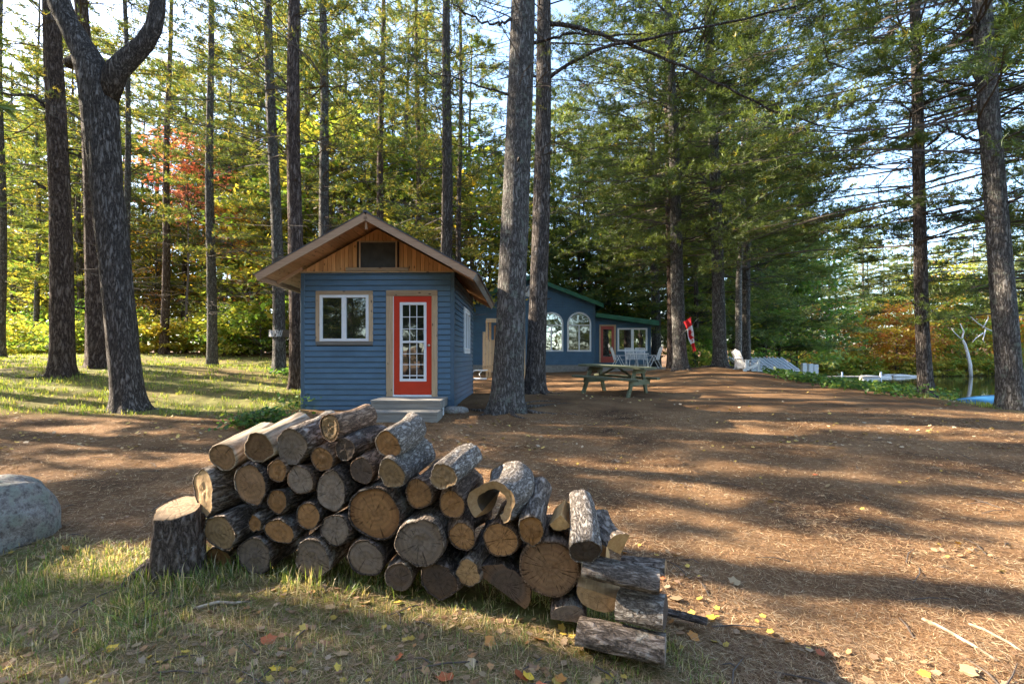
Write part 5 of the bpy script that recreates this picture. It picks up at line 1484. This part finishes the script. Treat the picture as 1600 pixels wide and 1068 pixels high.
# ------------------------------------------------------------------ the wood pile
AX_YAW = math.radians(-12.7)
def pile_Y(px): return 6.69 / (2.9 + .65 * (px - 800) / F)
def log(label, px, py, rx, ry, face, bark, yaw=0, pitch=4, length=.35, kind='round', a0=0, dy=0, rough=.05, seed=None, taper=.0, roll=0, name="log"):
    """a log whose sawn end shows at (px,py) with half sizes rx, ry in photo pixels"""
    seed = seed if seed is not None else int(px * 3 + py * 7)
    g = np.random.default_rng(seed)
    Y = pile_Y(px) + dy; c = at(px, py, Y); RX = rx * Y / F; RZ = ry * Y / F
    r = empty(name, c, 0, label, "log")
    r.rotation_euler = (math.radians(pitch), math.radians(roll), AX_YAW - math.radians(yaw))
    if kind == 'round' or kind == 'hollow':
        arc = (0, 2 * math.pi); apex = False
    elif kind == 'half': arc = (math.radians(a0), math.radians(a0) + math.pi); apex = False
    else: arc = (math.radians(a0), math.radians(a0) + math.radians(95)); apex = True
    if kind == 'hollow': arc = (math.radians(a0), math.radians(a0) + math.radians(285))
    closed = kind == 'round'
    nth = 36 if closed else 30
    th = np.linspace(arc[0], arc[1], nth, endpoint=not closed)
    p1, p2, p3 = g.random(3) * 6.28
    def rad(th, yv):
        base = 1 + rough * .9 * np.sin(2 * th + p1) + rough * .6 * np.sin(3 * th + p2 + yv * 2) + rough * .4 * np.sin(5 * th + p3)
        tex = (vnoise(th * 4.5 + seed, yv * 9 + 3) - .5) * rough * 1.1 + (vnoise(th * 11 + seed, yv * 16) - .5) * rough * .8
        return base + tex
    ns = 11; ys = np.linspace(0, length, ns)
    bend = g.normal(0, .02, 2)
    off = np.zeros(2)
    if not closed and kind != 'hollow':   # centre the piece on the pixel
        mx = np.mean(np.cos(th)) * .5; mz = np.mean(np.sin(th)) * .5; off = np.array([-mx * RX, -mz * RZ])
    V = []; 
    for y in ys:
        rr = rad(th, y) * (1 - taper * y / length)
        if y == 0: rr = rr * .97
        bx, bz = bend * math.sin(y / length * 3)
        V += [(off[0] + RX * a * math.cos(t) + bx, y, off[1] + RZ * a * math.sin(t) + bz) for a, t in zip(rr, th)]
    fs = []; m = nth if closed else nth - 1
    for i in range(ns - 1):
        for j in range(m):
            k = (j + 1) % nth; fs.append((i * nth + j, i * nth + k, (i + 1) * nth + k, (i + 1) * nth + j))
    rim = .93
    r0 = rad(th, 0.0) * .97
    # rim of bark at the sawn end, and the slightly sunk cut
    b = len(V)
    if closed:
        V += [(RX * a * rim * math.cos(t), .0, RZ * a * rim * math.sin(t)) for a, t in zip(r0, th)]
        V += [(RX * a * rim * math.cos(t), .006, RZ * a * rim * math.sin(t)) for a, t in zip(r0, th)]
        for j in range(nth):
            k = (j + 1) % nth; fs.append((j, b + j, b + k, k)); fs.append((b + j, b + nth + j, b + nth + k, b + k))
    MB().add(V, fs).build("bark", M[bark], r, True)
    def endcap(y, a, nm):
        vs = []; f = []
        if kind == 'hollow':
            for q in (1.0, .62): vs += [(RX * aa * q * math.cos(t), y + (.012 if q < .9 else 0), RZ * aa * q * math.sin(t)) for aa, t in zip(a, th)]
            f = [(j, j + 1, nth + j + 1, nth + j) for j in range(nth - 1)]
        elif closed:
            rings = (rim, .72, .42, .15); cs = g.normal(0, .0018, 4)
            for q, dq in zip(rings, cs): vs += [(RX * aa * q * math.cos(t), y + (.003 if nm == 'cut_end' else 0) + dq + .0015 * math.sin(t * 3 + p1), RZ * aa * q * math.sin(t)) for aa, t in zip(a, th)]
            for i in range(3): f += [(i * nth + j, i * nth + (j + 1) % nth, (i + 1) * nth + (j + 1) % nth, (i + 1) * nth + j) for j in range(nth)]
            f.append(tuple(3 * nth + j for j in range(nth)))
        else:
            vs = [(off[0] + RX * aa * math.cos(t), y, off[1] + RZ * aa * math.sin(t)) for aa, t in zip(a, th)]
            if apex: vs.append((off[0], y, off[1]))
            f = [tuple(range(len(vs)))]
        return vs, f
    vs, f = endcap(0.0, r0, 'cut_end'); MB().add(vs, f).build("cut_end", M[face], r)
    vs, f = endcap(length + .0, rad(th, length) * (1 - taper) , 'back'); MB().add(vs, f).build("back_end", M[face], r)
    if kind in ('half', 'wedge'):
        e0 = [(V[i * nth][0], V[i * nth][1], V[i * nth][2]) for i in range(ns)]; e1 = [V[i * nth + nth - 1] for i in range(ns)]
        m_ = MB()
        def strip(A, B):
            n_ = 5; rows = []
            for i in range(ns):
                rows.append([tuple(np.array(A[i]) * (1 - q) + np.array(B[i]) * q + np.array([0, 0, 1]) * (g.normal(0, .0022) if 0 < q < 1 else 0)) for q in np.linspace(0, 1, n_ + 1)])
            vs = [p for rw in rows for p in rw]; ff = [(i * (n_ + 1) + j, i * (n_ + 1) + j + 1, (i + 1) * (n_ + 1) + j + 1, (i + 1) * (n_ + 1) + j) for i in range(ns - 1) for j in range(n_)]
            m_.add(vs, ff)
        if apex:
            ap = [(off[0], y, off[1]) for y in ys]; strip(e0, ap); strip(ap, e1)
        else: strip(e0, e1)
        m_.build("split_side", M['split_orange' if face in ('cut_orange', 'split_orange') else ('split_dark' if face == 'cut_dark' else 'split')], r)
    if kind == 'hollow':
        vs = []; ff = []
        for y in ys: vs += [(RX * .62 * aa * math.cos(t), y + (.012 if y == 0 else 0), RZ * .62 * aa * math.sin(t)) for aa, t in zip(r0, th)]
        for i in range(ns - 1):
            for j in range(nth - 1): ff.append((i * nth + j, i * nth + j + 1, (i + 1) * nth + j + 1, (i + 1) * nth + j))
        MB().add(vs, ff).build("hollow_inside", M['split_dark'], r, True)
        m_ = MB()
        for j in (0, nth - 1):
            A = [V[i * nth + j] for i in range(ns)]; B = [vs[i * nth + j] for i in range(ns)]
            m_.add(A + B, [(i, i + 1, ns + i + 1, ns + i) for i in range(ns - 1)])
        m_.build("broken_edge", M['split'], r)
    return r

B_, G_, D_, W_, N_ = 'log_bark_brown', 'log_bark_grey', 'log_bark_dark', 'log_bark_birch', 'log_bare'
LOGS = [
 ("smooth brown ended log highest on the pile's left slope", 348, 714, 25, 24, 'cut_brown', N_, dict(pitch=12, length=.38)),
 ("barkless pale log on top, between the left slope log and the grey cracked one", 404, 699, 27, 26, 'cut_brown', N_, dict(pitch=11, length=.36, rough=.08)),
 ("grey cracked log on top with flaking rough bark", 456, 698, 28, 31, 'cut_grey', G_, dict(pitch=9, length=.36, rough=.09)),
 ("golden ended log lying highest of all, skewed to the right", 515, 668, 20, 22, 'cut_tan', B_, dict(yaw=6, pitch=4, length=.34, rough=.05)),
 ("small log with a dark heart on top beneath the skewed golden log", 539, 702, 18, 19, 'cut_dark', D_, dict(yaw=4, pitch=3, length=.36)),
 ("golden brown log under the skewed golden log", 503, 717, 20, 20, 'cut_orange', B_, dict(length=.4)),
 ("orange rimmed log with black heart left of the two birch logs", 565, 735, 20, 22, 'cut_dark', B_, dict(length=.4)),
 ("uppermost birch log, its frayed end golden", 606, 694, 22, 23, 'cut_orange', W_, dict(yaw=0, pitch=10, length=.33, rough=.07, dy=-.03)),
 ("second birch log down the slope, with a ragged pale end", 612, 740, 24, 24, 'cut_tan', W_, dict(yaw=2, pitch=8, length=.38, rough=.09, dy=-.05)),
 ("third birch log down the slope, shaggy all round", 692, 744, 22, 23, 'cut_tan', W_, dict(yaw=4, pitch=6, length=.36, rough=.11, dy=-.05)),
 ("squarish pale grained block on the left, resting on the stump", 318, 768, 26, 36, 'split', G_, dict(pitch=3, length=.38, rough=.11, yaw=10)),
 ("large plain brown log end left of centre in the second row", 391, 757, 31, 33, 'cut_brown', D_, dict()),
 ("small orange brown log between the large brown end and the grey tan one", 433, 735, 18, 19, 'cut_orange', B_, dict()),
 ("grey tan round log below the grey cracked top log", 469, 750, 23, 24, 'cut_grey', B_, dict()),
 ("oval purplish grey log left of the widest orange brown one", 518, 767, 28, 33, 'cut_grey', D_, dict(rough=.06)),
 ("small orange brown log in the left middle, below the grey tan round log", 433, 783, 18, 21, 'cut_orange', D_, dict()),
 ("tan log with thick furrowed bark just right of the stump top", 343, 832, 32, 31, 'cut_tan', G_, dict(pitch=8, length=.40, rough=.07, yaw=5)),
 ("small tan log with dark blotch in the middle left of the pile", 481, 806, 22, 23, 'cut_orange', D_, dict()),
 ("grey green mottled log touching the widest orange brown one", 523, 828, 27, 25, 'cut_grey', D_, dict()),
 ("flattened orange brown log left of the middle, above the bottom row", 436, 830, 28, 20, 'cut_orange', D_, dict(rough=.06)),
 ("little bark covered stick squeezed right of the furrowed tan log", 398, 818, 12, 15, 'cut_orange', G_, dict(rough=.1, pitch=10)),
 ("dark log in shadow at the bottom, right of the stump", 342, 874, 24, 20, 'cut_orange', D_, dict(dy=.10)),
 ("low wide grey brown log in the bottom row, second from the stump", 397, 868, 33, 29, 'cut_grey', D_, dict(rough=.06)),
 ("ringed purple grey log in the middle of the bottom row", 488, 873, 33, 31, 'cut_grey', G_, dict(rough=.06)),
 ("widest orange brown log in the middle of the pile", 585, 802, 46, 45, 'cut_orange', D_, dict(rough=.035)),
 ("plain grey brown log under the widest orange brown one", 571, 872, 31, 31, 'cut_grey', D_, dict()),
 ("small dark log low down, between plain grey brown and dark rough ones", 623, 901, 24, 24, 'cut_dark', G_, dict(length=.38)),
 ("big grey log with a pale streak across its end", 656, 848, 42, 40, 'cut_grey', G_, dict(rough=.06, dy=-.03)),
 ("orange brown log below the second birch log", 654, 771, 24, 24, 'cut_orange', B_, dict()),
 ("orange brown log below the third birch log", 706, 788, 21, 24, 'cut_orange', B_, dict()),
 ("small round rusty log right of the pale streaked one", 722, 838, 22, 24, 'cut_orange', B_, dict()),
 ("dark rough log in the bottom row under the pale streaked one", 685, 907, 31, 31, 'cut_dark', D_, dict(rough=.09)),
 ("narrow split log with light end, leaning in the bottom row", 731, 895, 21, 27, 'cut_tan', G_, dict(rough=.1, pitch=14, yaw=6, length=.36)),
 ("hollow log like an open ring near the pile's middle", 768, 786, 40, 36, 'split', W_, dict(kind='hollow', a0=-60, rough=.06, yaw=4, pitch=5, length=.34, dy=-.05)),
 ("golden log with a bright lower rim under the hollow log", 782, 843, 28, 29, 'cut_orange', B_, dict(rough=.05)),
 ("weathered orange ended log standing up between hollow log and bright block", 830, 829, 22, 27, 'cut_orange', G_, dict(pitch=17, yaw=-2, length=.36, rough=.07, dy=-.04)),
 ("bright orange split block on top of the right part", 876, 815, 24, 25, 'split_orange', D_, dict(kind='wedge', a0=222, length=.22, pitch=3, dy=.02)),
 ("long grey barked log with black end, pointing up and back", 914, 862, 24, 25, 'cut_dark', W_, dict(pitch=20, yaw=-8, length=.40, taper=.22, rough=.08, dy=-.10)),
 ("very wide brown log end low in the right part", 858, 888, 48, 48, 'cut_brown', B_, dict(rough=.03)),
 ("dark mossy slab of wood leaning at the bottom of the right half", 792, 914, 47, 44, 'cut_dark', D_, dict(kind='half', a0=-35, rough=.08, dy=.03)),
 ("twisted orange brown split piece right of the long grey barked log", 967, 852, 27, 36, 'split_orange', G_, dict(kind='wedge', a0=60, length=.26, pitch=8, yaw=-24, dy=-.02)),
 ("small orange wedge stuck under the long grey barked log", 944, 885, 14, 18, 'split_orange', B_, dict(kind='wedge', a0=200, length=.2, dy=.0)),
 ("golden half round log near the right end of the pile", 935, 935, 36, 32, 'cut_tan', D_, dict(kind='half', a0=165, rough=.04, dy=-.02, length=.3)),
 ("grey domed log on the grass at the bottom right", 889, 962, 30, 27, 'cut_grey', D_, dict(kind='half', a0=0, rough=.05, dy=-.03, length=.34)),
]
for (lb, px, py, rx, ry, fc, bk, kw) in LOGS:
    log(lb, px, py, rx, ry, fc, bk, **kw)
# pieces lying across, at the right end
def cross(label, pa, Ya, pb, Yb, r, bark, face, seed, flat=.75, rough=.12):
    a = at(*pa, Ya); b = at(*pb, Yb); g = np.random.default_rng(seed)
    root = empty("log", a, 0, label, "log")
    d = Vector(b - a); L = d.length
    root.rotation_mode = 'QUATERNION'; root.rotation_quaternion = d.to_track_quat('Y', 'Z')
    nth, ns = 26, 14; th = np.linspace(0, 2 * np.pi, nth, endpoint=False); V = []
    for i in range(ns):
        y = L * i / (ns - 1)
        rr = 1 + rough * (vnoise(th * 3 + seed, y * 7) - .5) * 2 + rough * (vnoise(th * 9 + seed, y * 22) - .5)
        V += [(r * a_ * math.cos(t), y, r * flat * a_ * math.sin(t) * (1 if math.sin(t) > 0 else .45)) for a_, t in zip(rr, th)]
    fs = [(i * nth + j, i * nth + (j + 1) % nth, (i + 1) * nth + (j + 1) % nth, (i + 1) * nth + j) for i in range(ns - 1) for j in range(nth)]
    MB().add(V, fs).build("bark", M[bark], root, True)
    for i in (0, ns - 1):
        MB().add(V[i * nth:(i + 1) * nth], [tuple(range(nth))]).build("cut_end", M[face], root)
cross("thick barked slab laid crosswise on the right end, uppermost of the cross pieces", (910, 886), 2.20, (1028, 912), 2.12, .082, 'log_bark_grey', 'cut_grey', 4, .7)
cross("flat weathered slab just behind the uppermost cross piece", (972, 880), 2.30, (1040, 888), 2.22, .065, 'log_bark_grey', 'cut_tan', 14, .55)
cross("crosswise log with torn pale bark in the middle of the right end", (968, 948), 2.19, (1040, 962), 2.10, .10, 'log_bark_birch', 'cut_dark', 24, .85)
cross("lowest crosswise log, rough and dark, lying on the grass", (905, 990), 2.16, (1040, 1018), 2.02, .085, 'log_bark_grey', 'cut_grey', 34, .85)
cross("split stick lying on the ground beyond the right end of the pile", (1040, 955), 2.40, (1105, 972), 2.30, .028, 'log_bark_dark', 'cut_dark', 44, .7)

# the stump at the left end
def stump():
    Y = 2.70; X = (278 - 800) / F * Y; z = gz(X, Y) - .03
    root = empty("tree_stump", (X, Y, z), 0, "upright sawn stump with whitish flecked bark at the left end of the pile", "stump")
    zt = H + (560 - 793) * Y / F - z
    zz = np.concatenate([[-.08, 0, .03, .07, .12, .18], np.linspace(.25, zt, 9)])
    pth = np.stack([.015 * zz, 0 * zz, zz], 1)
    rad = np.interp(zz, [0, zt], [.124, .116])
    me = trunk_mesh(pth, rad, 44, .13, 4, 12, .09)
    # the saw cut tilts towards the viewer
    n = len(me.vertices)
    for v in me.vertices:
        k = max(0, (v.co.z - .25) / (zt - .25)); v.co.z += k * .045 * (v.co.y / .16)
    me.polygons[len(me.polygons) - 1].material_index = 0
    top = [tuple(me.vertices[i].co) for i in range(n - 44, n)]
    bm = bmesh.new(); bm.from_mesh(me); bm.faces.ensure_lookup_table(); bmesh.ops.delete(bm, geom=[bm.faces[-1]], context='FACES_ONLY'); bm.to_mesh(me); bm.free()
    link("bark", me, M['stump_bark'], root, True)
    c = np.mean(np.array(top), 0)
    t2 = [tuple(c + (np.array(p) - c) * .97 + np.array([0, 0, .004])) for p in top]
    m = MB(); m.add(t2, [tuple(range(44))]); m.add(top + t2, [(i, (i + 1) % 44, 44 + (i + 1) % 44, 44 + i) for i in range(44)])
    m.build("cut_top", M['cut_top'], root)
    m = MB(); m.tube([(-.12, -.03, .10), (-.18, -.07, .05), (-.23, -.11, .0), (-.26, -.16, -.05)], [.05, .04, .025, .012], 8); m.build("root", M['stump_bark'], root, True)
stump()

# ------------------------------------------------------------------ litter, grass, plants (nobody could count these)
def in_pile(x, y):
    s = .65 * (x + 2.2) + 2.9 * (y - 2.8)
    return (s > .02 * 2.97) & (s < .5 * 2.97) & (x > -2.15) & (x < .75)
def place(n, Y0, Y1, pw=1.0, umax=1.2, g=None):
    """points spread so that they are even in the picture's depth"""
    u = g.uniform(-umax, umax, n); q = g.random(n)
    Y = Y0 * (Y1 / Y0) ** (q ** pw)
    return u * Y, Y
def blades(X, Y, g, length, width, lean, cols, z0=-.004, flat=False, jz=.0):
    n = len(X); Z = ground(X, Y) + micro(X, Y) + z0 + jz * g.random(n)
    P = np.stack([X, Y, Z], 1)
    a = g.random(n) * 2 * np.pi
    if flat:
        e = g.normal(.0, lean, n)
    else: e = np.abs(g.normal(np.pi / 2, lean, n))
    D = np.stack([np.cos(a) * np.cos(e), np.sin(a) * np.cos(e), np.sin(e) if not flat else np.abs(np.sin(e))], 1)
    Wd = np.stack([-np.sin(a), np.cos(a), g.normal(0, .3, n)], 1); Wd /= np.linalg.norm(Wd, axis=1)[:, None]
    ln = length * g.uniform(.5, 1.3, n)[:, None]; w_ = (width * g.uniform(.7, 1.3, n))[:, None] / 2
    return P, D, Wd, ln, w_
def micro(X, Y):
    r = np.hypot(X, Y - 10)
    return np.exp(-(r / 14) ** 2) * ((fbm(X * 5, Y * 5, 3) - .5) * .035 + (vnoise(X * 13, Y * 13) - .5) * .014)
def pick(cols, n, g): 
    c = np.array(cols)[g.integers(0, len(cols), n)]
    return c * g.uniform(.65, 1.3, (n, 1))

g = np.random.default_rng(11)
# fallen pine needles
X, Y = place(200000, 1.5, 9.0, 1.15, 1.2, g)
k = ~in_pile(X, Y); X, Y = X[k], Y[k]
P, D, Wd, ln, w_ = blades(X, Y, g, .062, .0024, .14, None, 0, True, .012)
w_ = w_ * np.clip(Y / 2.6, .9, 3)[:, None]
# needles lie roughly combed by wind and rake
tri = np.stack([P - Wd * w_, P + Wd * w_, P + D * ln], 1)
col = pick([(.34, .205, .11), (.26, .15, .08), (.43, .29, .16), (.18, .10, .06), (.52, .40, .25), (.29, .17, .09)], len(P), g)
gw = grass_w(X, Y)[:, None]; col = col * (1 - .25 * gw) + np.array([.30, .24, .12]) * .25 * gw
o = link("fallen_needles", fastmesh("fallen_needles", tri, 3, col), M['litter']); tag(o, "carpet of fallen pine needles over the clearing", None, None, "stuff")

# fallen leaves
def leaves_on_ground(n, Y0, Y1, size, label, cols, lift=.012):
    X, Y = place(n, Y0, Y1, 1.1, 1.2, g)
    k = ~in_pile(X, Y) & (lake_sd(X, Y) < -1); X, Y = X[k], Y[k]
    k = fbm(X * 1.1 + 9, Y * 1.1, 2) > .40; X, Y = X[k], Y[k]
    n = len(X); C = np.stack([X, Y, ground(X, Y) + micro(X, Y) + lift], 1)
    Nn = g.normal(0, .28, (n, 3)); Nn[:, 2] = 1; Nn /= np.linalg.norm(Nn, axis=1)[:, None]
    U = np.cross(Nn, g.normal(0, 1, (n, 3))); U /= np.linalg.norm(U, axis=1)[:, None]; V = np.cross(Nn, U)
    s = size * g.uniform(.5, 1.2, n)[:, None]
    shape = [(1.0, 0), (.55, .38), (.5, .72), (.0, .58), (-.55, .55), (-.7, 0), (-.6, -.5), (-.1, -.55), (.42, -.78), (.6, -.3)]
    curl = g.uniform(.0, .45, n)[:, None]
    pts = [C + U * s * a + V * s * b + Nn * s * (curl * (a * a + b * b)) for a, b in shape]
    quads = np.stack(pts, 1)
    col = pick(cols, n, g)
    return quads, col
q1, c1 = leaves_on_ground(3400, 1.4, 8, .022, "", [(.30, .20, .11), (.26, .15, .08), (.34, .23, .14), (.52, .36, .07), (.36, .19, .08), (.30, .21, .13), (.24, .14, .08), (.33, .20, .12)])
q2, c2 = leaves_on_ground(150, 1.5, 5, .040, "", [(.62, .40, .05), (.36, .25, .14), (.50, .22, .06), (.42, .12, .05), (.44, .32, .18)])
q3, c3 = leaves_on_ground(1500, 6, 16, .034, "", [(.48, .34, .18), (.55, .40, .12), (.44, .35, .24)])
qs = np.concatenate([q1, q2, q3]); cs = np.concatenate([c1, c2, c3])
o = link("fallen_leaves", fastmesh("fallen_leaves", qs, 10, cs), M['litter']); tag(o, "dry yellow, tan and red leaves scattered over the ground", None, None, "stuff")

# twigs
m = MB()
for _ in range(150):
    Y = 1.7 * (9 / 1.7) ** g.random(); X = g.uniform(-1.1, 1.1) * Y
    if in_pile(np.array([X]), np.array([Y]))[0]: continue
    a = g.random() * 6.3; l = g.uniform(.08, .35); z = gz(X, Y) + float(micro(np.array([X]), np.array([Y]))[0]) + .006
    dx, dy = math.cos(a) * l, math.sin(a) * l
    x2, y2 = X + dx, Y + dy; z2 = gz(x2, y2) + float(micro(np.array([x2]), np.array([y2]))[0]) + .008
    m.tube([(X, Y, z), ((X + x2) / 2 + g.normal(0, .015), (Y + y2) / 2, (z + z2) / 2 + .012), (x2, y2, z2)], [.004, .0035, .002], 5)
tag(m.build("fallen_twigs", M['branch'], None), "thin dead twigs scattered over the ground", None, None, "stuff")
def stick(label, a, b, r):
    A = np.array([*a, gz(*a) + float(micro(np.array([a[0]]), np.array([a[1]]))[0]) + r * .8]); B = np.array([*b, gz(*b) + float(micro(np.array([b[0]]), np.array([b[1]]))[0]) + r * .6]); c = (A + B) / 2
    mm = MB(); mm.tube([A - c, (A - c) * .3 + np.array([0, .02, .01]), (B - c) * .4 + np.array([0, -.015, .01]), B - c], [r, r * .9, r * .75, r * .5], 8)
    o = mm.build("fallen_branch", M['log_bare'], None, True); o.location = c; tag(o, label, "branch")
stick("bare stick lying in the sunny needles at the lower right", (2.19, 2.44), (2.26, 2.13), .010)
stick("shorter bare stick parallel to the longer one at the lower right", (2.42, 2.42), (2.46, 2.2), .008)
stick("pale stick on the ground left of the stump's foot", (-1.62, 2.33), (-1.35, 2.38), .010)

# grass
def grass(n, Y0, Y1, length, width, label, cols, thr=.2, pw=1.0, tuft=7, umax=1.2, lean=.45):
    X, Y = place(n, Y0, Y1, pw, umax, g)
    w = grass_w(X, Y) * (.35 + 1.1 * (fbm(X * 2.2, Y * 2.2 + 7, 2) > .48)); k = (w > thr + g.random(n) * .6); X, Y = X[k], Y[k]
    i = np.repeat(np.arange(len(X)), tuft); X = X[i] + g.normal(0, .028 * length / .1, len(i)); Y = Y[i] + g.normal(0, .028 * length / .1, len(i))
    P, D, Wd, ln, w_ = blades(X, Y, g, length, width, lean, None, -.005)
    n = len(P); w_ = w_ * np.clip(Y / (Y0 * 1.6), .8, 3)[:, None]
    midp = P + D * ln * .55; tip = P + D * ln * .95 + np.stack([D[:, 0], D[:, 1], -.35 * np.ones(n)], 1) * ln * .35
    q = np.stack([P - Wd * w_, P + Wd * w_, midp + Wd * w_ * .8, midp - Wd * w_ * .8], 1)
    t2 = np.stack([midp - Wd * w_ * .8, midp + Wd * w_ * .8, tip, tip], 1)
    col = pick(cols, n, g)
    return np.concatenate([q, t2]), np.concatenate([col, col])
GC = [(.14, .20, .04), (.20, .26, .055), (.11, .17, .035), (.42, .34, .16), (.52, .43, .25), (.38, .28, .13), (.56, .46, .28), (.26, .26, .08)]
a1, b1 = grass(13000, 1.35, 3.3, .062, .0036, "", GC, .16, lean=.75)
a1b, b1b = grass(1100, 1.45, 2.8, .14, .0042, "", GC[:3] + [GC[-2]], .35, tuft=12, lean=.6)
a2, b2 = grass(24000, 7.5, 26, .12, .013, "", [(.17, .24, .04), (.25, .30, .055), (.36, .34, .09), (.14, .19, .04)], .25, 1.0, 4)
qs = np.concatenate([a1, a1b, a2]); cs = np.concatenate([b1, b1b, b2])
o = link("grass", fastmesh("grass", qs, 4, cs), M['grassblade']); tag(o, "patchy green and straw coloured grass", None, None, "stuff")

# low green plants on the bank towards the lake, and a few by the pile and trunks
def cover():
    n = 30000; x = g.uniform(6.5, 16, n); y = g.uniform(7, 27, n)
    sd = lake_sd(x, y); px = 800 + x / y * F
    k = (sd < .1) & (sd > -3.4 - .6 * (fbm(x, y, 2) - .5) * 4 - np.clip((px - 1420) / -60, 0, 1) * .8) & (px > 1175) & (px < 1500) & (x > 8.8)
    k &= (g.random(n) < np.where(px > 1430, .35, 1.0))
    x, y = x[k], y[k]
    cx = [(-4.35, 7.6, .22, 500), (-4.0, 7.75, .2, 350), (-6.85, 14.6, .35, 350), (-4.5, 9.3, .3, 120)]
    for a, b, s, c in cx: x = np.r_[x, g.normal(a, s, c)]; y = np.r_[y, g.normal(b, s * .6, c)]
    n = len(x); h = g.uniform(.02, .26, n) * (.6 + fbm(x * 2, y * 2, 2))
    C = np.stack([x, y, ground(x, y) + micro(x, y) + h], 1)
    Nn = g.normal(0, .5, (n, 3)); Nn[:, 2] += 1; Nn[:, 1] -= .3; Nn /= np.linalg.norm(Nn, axis=1)[:, None]
    U = np.cross(Nn, g.normal(0, 1, (n, 3))); U /= np.linalg.norm(U, axis=1)[:, None]; V = np.cross(Nn, U)
    s = g.uniform(.035, .075, n)[:, None] * np.clip(y / 12, .7, 1.5)[:, None]
    q = np.stack([C - U * s, C + V * s * .6, C + U * s * 1.1, C - V * s * .6], 1)
    o = link("ground_cover", fastmesh("ground_cover", q, 4, pick([(.07, .16, .03), (.10, .19, .035), (.16, .22, .04), (.05, .11, .025)], n, g)), M['leaves'])
    tag(o, "leafy green plants covering the bank above the lake", None, None, "stuff")
cover()
